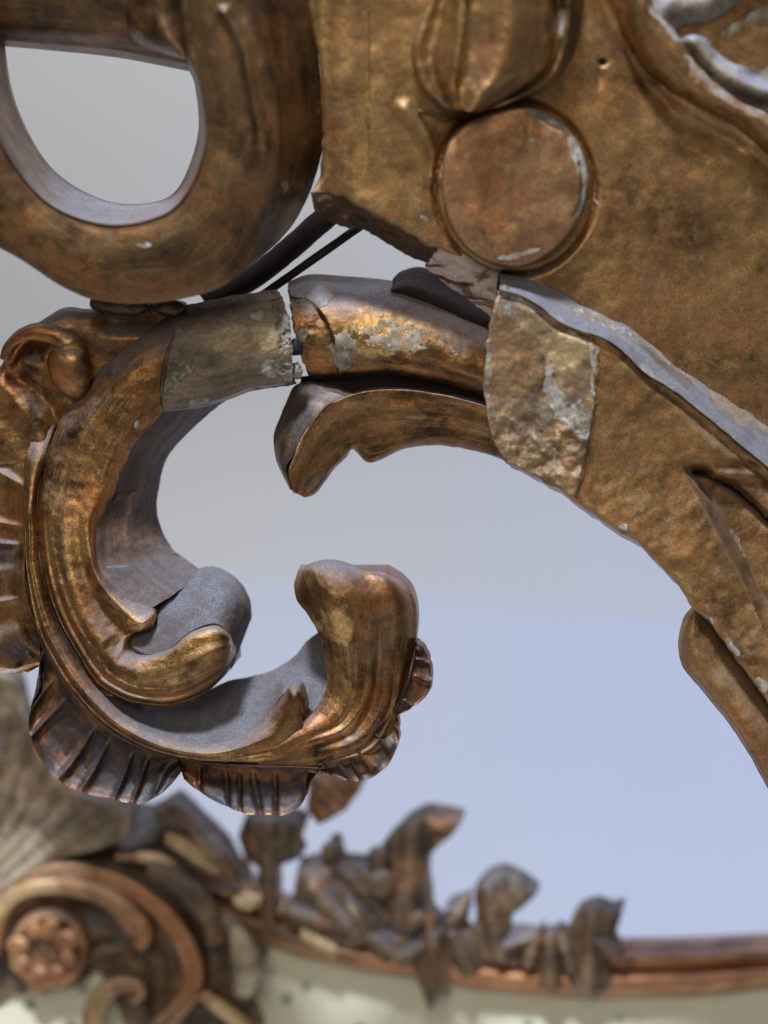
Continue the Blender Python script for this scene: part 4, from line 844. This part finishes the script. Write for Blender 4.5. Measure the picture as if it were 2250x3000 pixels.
fl_leaf([(1215, 760), (1260, 735), (1305, 760), (1310, 850), (1315, 960), (1260, 985), (1215, 960), (1205, 850)], [(1260, 740), (1265, 980)], 9, wear=[(1, 1612, 2760, 14, 24, 0, .9), (1, 1618, 2870, 16, 24, 0, .8)], seed=319)
fl_leaf([(830, 640), (880, 615), (925, 640), (920, 680), (870, 700)], [(840, 660), (920, 660)], 9, seed=320)
fl_leaf([(880, 700), (960, 760), (1000, 880), (920, 930), (860, 860), (780, 720)], [(860, 740), (930, 900)], 9, seed=321)
for i, (x, y, an, ln, wd_) in enumerate(((1335, 2690, -60, 110, 34), (1265, 2740, -100, 120, 40), (1500, 2770, -20, 130, 38), (1560, 2790, -70, 110, 32), (1660, 2800, -110, 120, 34),
                                       (1770, 2780, 40, 120, 36), (1210, 2790, 160, 130, 40), (1180, 2640, -80, 150, 46), (1050, 2700, -120, 150, 44), (900, 2690, 20, 150, 40), (1120, 2770, 30, 130, 36))):
    ca, sa = math.cos(math.radians(an)), math.sin(math.radians(an))
    q = [(x+a_*ca*ln-b_*sa*wd_, y+a_*sa*ln+b_*ca*wd_) for a_, b_ in ((-.5, .2), (-.3, .8), (0, 1), (.3, .75), (.5, .3), (.75, 0), (.45, -.3), (.2, -.8), (-.1, -1), (-.4, -.6))]
    fl_leaf(q, [(x-.4*ca*ln, y-.4*sa*ln), (x+.7*ca*ln, y+.7*sa*ln)], 's', seed=400+i, wear=[(1 if i % 2 else 2, x+.4*ca*ln, y+.4*sa*ln, 40, 22, an, .8)])
# leafy cluster in the middle
fl_leaf([(240, 470), (330, 450), (360, 380), (400, 372), (415, 450), (500, 460), (560, 430), (620, 560), (620, 700), (520, 780), (430, 810), (330, 820), (250, 760), (215, 640)], [(300, 560), (500, 780)], 9, wear=[(1, 930, 2590, 40, 40, 0, .8), (0, 1110, 2590, 30, 50, 0, .6)], seed=323)
for i, (x, y, r) in enumerate(((1105, 2515, 32), (1115, 2590, 42), (1210, 2700, 34), (970, 2490, 26))):
    blob('berry', (x, y, Z+60), r, M['fargrey'], far, (1, 1.15, .8), 20*i, 330+i, [(4, 30, 2)], leaning=False, n=14)
for i, (pts, wv) in enumerate(((L(9, [(0, 600), (40, 590), (90, 600)]), 44), (L(9, [(250, 730), (320, 770), (395, 810)]), 60), (L(9, [(20, 420), (60, 520), (90, 640), (150, 720)]), 50))):
    r = lambda dx, dy, h: pts+[dx, dy, h]
    fl('acanthus_lobe', [r(0, -wv/2, 10), r(0, -wv/4, 60), r(0, wv/4, 66), r(0, wv/2, 10)], seed=340+i, back=(0, 0, -40), wear=[(2, pts[1][0], pts[1][1], 80, 30, 20, .9)])
fl_leaf([(-5, 340), (30, 250), (90, 270), (230, 270), (270, 300), (240, 380), (260, 430), (150, 470), (160, 560), (150, 720), (90, 640), (80, 470), (20, 430)], [(120, 300), (120, 700)], 9, mat='fargrey', wear=[(1, 730, 2470, 30, 30, 0, .9), (1, 890, 2450, 30, 40, 0, .9), (1, 790, 2600, 60, 100, 0, .5)], seed=345)
fl_leaf([(280, 90), (400, 70), (520, 90), (490, 170), (430, 240), (320, 302), (270, 240)], [(300, 120), (420, 240)], 9, mat='far', wear=[(1, 960, 2330, 70, 60, -20, .6), (3, 900, 2300, 50, 30, 0, .3)], seed=347)
fl_leaf([(740, 300), (860, 235), (960, 320), (1060, 430), (1140, 590), (1170, 640), (1040, 600), (900, 520), (800, 420)], [(860, 260), (1120, 600)], 8, mat='fargrey', wear=[(2, 600, 2490, 50, 60, 40, .8), (1, 660, 2540, 50, 40, 40, .6)], seed=349)
# fluted shell, far left
def fan_h(x, y, sd):
    an = np.arctan2(y-2700, x+180); r = np.hypot(x+180, y-2700)
    return 20+20*np.abs(np.sin(an*24+r/160.0))*sstep(40, 260, r)+.05*r
fr_('fluted_fan', L(8, [(-120, -400), (0, -380), (90, -340), (130, -180), (200, 0), (280, 110), (420, 220), (560, 250), (620, 290), (640, 400), (500, 470), (300, 520), (100, 640), (-120, 760)]), fan_h, 'fan', step=6,
    wear=[(2, 40, 2520, 130, 90, -40, 1), (0, 30, 2510, 110, 70, -40, .45), (3, 60, 2150, 120, 140, 0, .5), (1, 120, 2250, 120, 120, 0, .6)], seed=351, label='bronze fluted fan with pale thin ribs')
# acanthus base plate behind the volute
def base_h(x, y, sd): return -50+16*np.sin(np.hypot(x-200, y-2900)/22+1.2*np.sin(x/90))+10*np.sin(x/37+y/60)
fr_('back_plate', L(8, [(-100, 100), (200, 60), (420, 190), (560, 270), (760, 300), (860, 250), (960, 330), (1090, 450), (1180, 600), (1260, 680), (1300, 800), (1290, 1030), (1200, 1140), (1250, 1400), (700, 1400), (560, 1230), (480, 1080), (380, 1140), (200, 1170), (60, 1180), (-100, 1200)]), base_h, 'fargrey', seed=353, thick=60)
def tube(name, cl, ws, hs, mat='far', wear=(), seed=0, groove=0.0, label=None):
    c = spline(L(11, cl), 40); d = np.gradient(c[:, :2], axis=0); d /= np.linalg.norm(d, axis=1)[:, None]; nrm = np.column_stack([-d[:, 1], d[:, 0]])
    wv = np.interp(np.linspace(0, 1, 40), np.linspace(0, 1, len(ws)), ws)*.4822; rails = []
    for a in np.linspace(-1, 1, 11):
        hgt = math.sqrt(max(0, 1-a*a))
        r = c.copy(); r[:, :2] += nrm*(wv*a)[:, None]; r[:, 2] = hs+wv*1.0*hgt - groove*math.exp(-(a/.18)**2); rails.append(r)
    return fl(name, rails, mat, back=(0, 0, -50), wear=wear, seed=seed, label=label)
tube('scroll', [(-60, 820), (-40, 640), (40, 500), (180, 420), (380, 405), (560, 440), (700, 510), (800, 610), (870, 700), (840, 790)], [60, 70, 55, 48, 50, 58, 66, 78, 80, 40], 30, wear=[(2, 90, 2640, 120, 60, -30, .8), (1, 400, 2750, 80, 60, 40, .8)], seed=361, label='inner golden scroll over the rosette')
tube('scroll', [(-80, 560), (60, 430), (250, 340), (480, 320), (700, 380), (880, 480), (1020, 600), (1120, 760), (1170, 900), (1150, 1060), (1060, 1180), (940, 1300)], [50, 60, 66, 66, 60, 58, 60, 66, 70, 66, 60, 60], 16, wear=[(1, 500, 2650, 200, 80, 30, .7), (1, 560, 2850, 50, 120, 0, .9)], seed=363, groove=14, label='outer copper scroll with a groove')
tube('scroll', [(560, 1350), (570, 1180), (620, 1070), (710, 1010), (810, 1010), (850, 1060), (800, 1100)], [60, 66, 66, 60, 54, 44, 30], 60, wear=[(2, 290, 2950, 40, 80, 0, .6)], seed=365, label='small inner volute')
tube('scroll', [(1230, 1060), (1320, 1130), (1440, 1220), (1600, 1330)], [34, 50, 50, 50], 30, wear=[(2, 670, 2960, 80, 60, 40, .9)], seed=367, label='straight gilded stem running to the lower edge')
tube('acanthus_lobe', [(900, 300), (1050, 360), (1200, 480), (1290, 620), (1320, 760)], [50, 80, 90, 80, 60], 40, mat='fargrey', seed=369)
tube('acanthus_lobe', [(1360, 600), (1440, 700), (1490, 840), (1500, 960), (1460, 1080)], [30, 64, 84, 84, 50], 90, mat='fan', wear=[(2, 700, 2780, 50, 70, 0, .9), (2, 720, 2880, 50, 50, 0, 1)], seed=371)
tube('acanthus_lobe', [(700, 230), (860, 230), (1020, 270), (1180, 370)], [20, 40, 40, 20], 20, mat='far', wear=[(2, 450, 2510, 90, 30, 10, .9)], seed=373)
tube('acanthus_lobe', [(560, 820), (660, 790), (780, 800), (800, 860)], [20, 40, 30, 10], 10, mat='fargrey', seed=374)
fr_('dusty_lobe', L(8, [(560, 400), (640, 330), (740, 300), (800, 330), (780, 420), (700, 470), (600, 480)]), lambda x, y, sd: 10+.8*np.minimum(sd, 50), 'ledge', seed=350)
tube('acanthus_lobe', [(1010, 110), (1100, 150), (1200, 220), (1290, 290), (1390, 330)], [30, 54, 60, 46, 16], 66, mat='far', wear=[(2, 560, 2510, 120, 40, 30, .7)], seed=352)
tube('acanthus_lobe', [(1420, 480), (1480, 520), (1580, 490)], [20, 46, 20], 66, mat='far', wear=[(2, 720, 2640, 60, 40, 0, .9)], seed=354)
# rosette
def ros_h(x, y, sd):
    r = np.hypot(x-143, y-2787)
    return 20+26*np.exp(-((r-104)/13)**2)-12*sstep(96, 60, r)
fr_('rosette', L(11, [(300+245*math.cos(a), 800+235*math.sin(a)) for a in np.linspace(0, 2*math.pi, 24, endpoint=False)]), ros_h, 'far', step=6, seed=375, wear=[(3, 140, 2780, 60, 60, 0, .5), (1, 80, 2860, 60, 40, 40, .9)])
for i, (x, y) in enumerate(((200, 680), (300, 668), (405, 740), (415, 850), (350, 960), (230, 980), (125, 880), (110, 770))):
    p = L(11, [(x, y, 0)])[0]
    blob('petal', (p[0], p[1], Z+30), 24+5*(i%3), M['far'], far, (1, 1.25, .7), i*40, 380+i, [(3, 20, 2)], [(1, p[0], p[1], 40, 40, 0, .6)], leaning=False, n=14)
# pale speckled board inside the far frame
def speck():
    t = NT('pale_green_speckled_card'); co = t.n('TexCoord').outputs['Object']
    v = t.n('TexVoronoi', Scale=75.0); t.l(co, v.inputs['Vector']); v.inputs['Randomness'].default_value = .9
    d = t.ramp(v.outputs['Distance'], [(.10, 1.0), (.24, 0.0)]); n = t.noise(co, 60, 5, .6)
    c = t.mix(n, (.70, .68, .48), (.86, .84, .64)); c = t.mix(t.math('MULTIPLY', d, .8), c, (.16, .20, .16)); t.l(c, t.bs.inputs['Base Color']); t.bs.inputs['Roughness'].default_value = .8
    return t.m
bd = relief('speckled_board', L('s', [(-400, 2560), (600, 2640), (1200, 2750), (1700, 2800), (2420, 2790), (2420, 3400), (-400, 3400)]), lambda x, y, sd: Z-70-(3050-y)*.1, speck(), None, step=40, thick=20, bshift=(0, 0), closed_spline=False, edge=2, leaning=False)
bd['label'] = 'pale green speckled board set behind the far frame along the bottom edge'; bd['category'] = 'board'
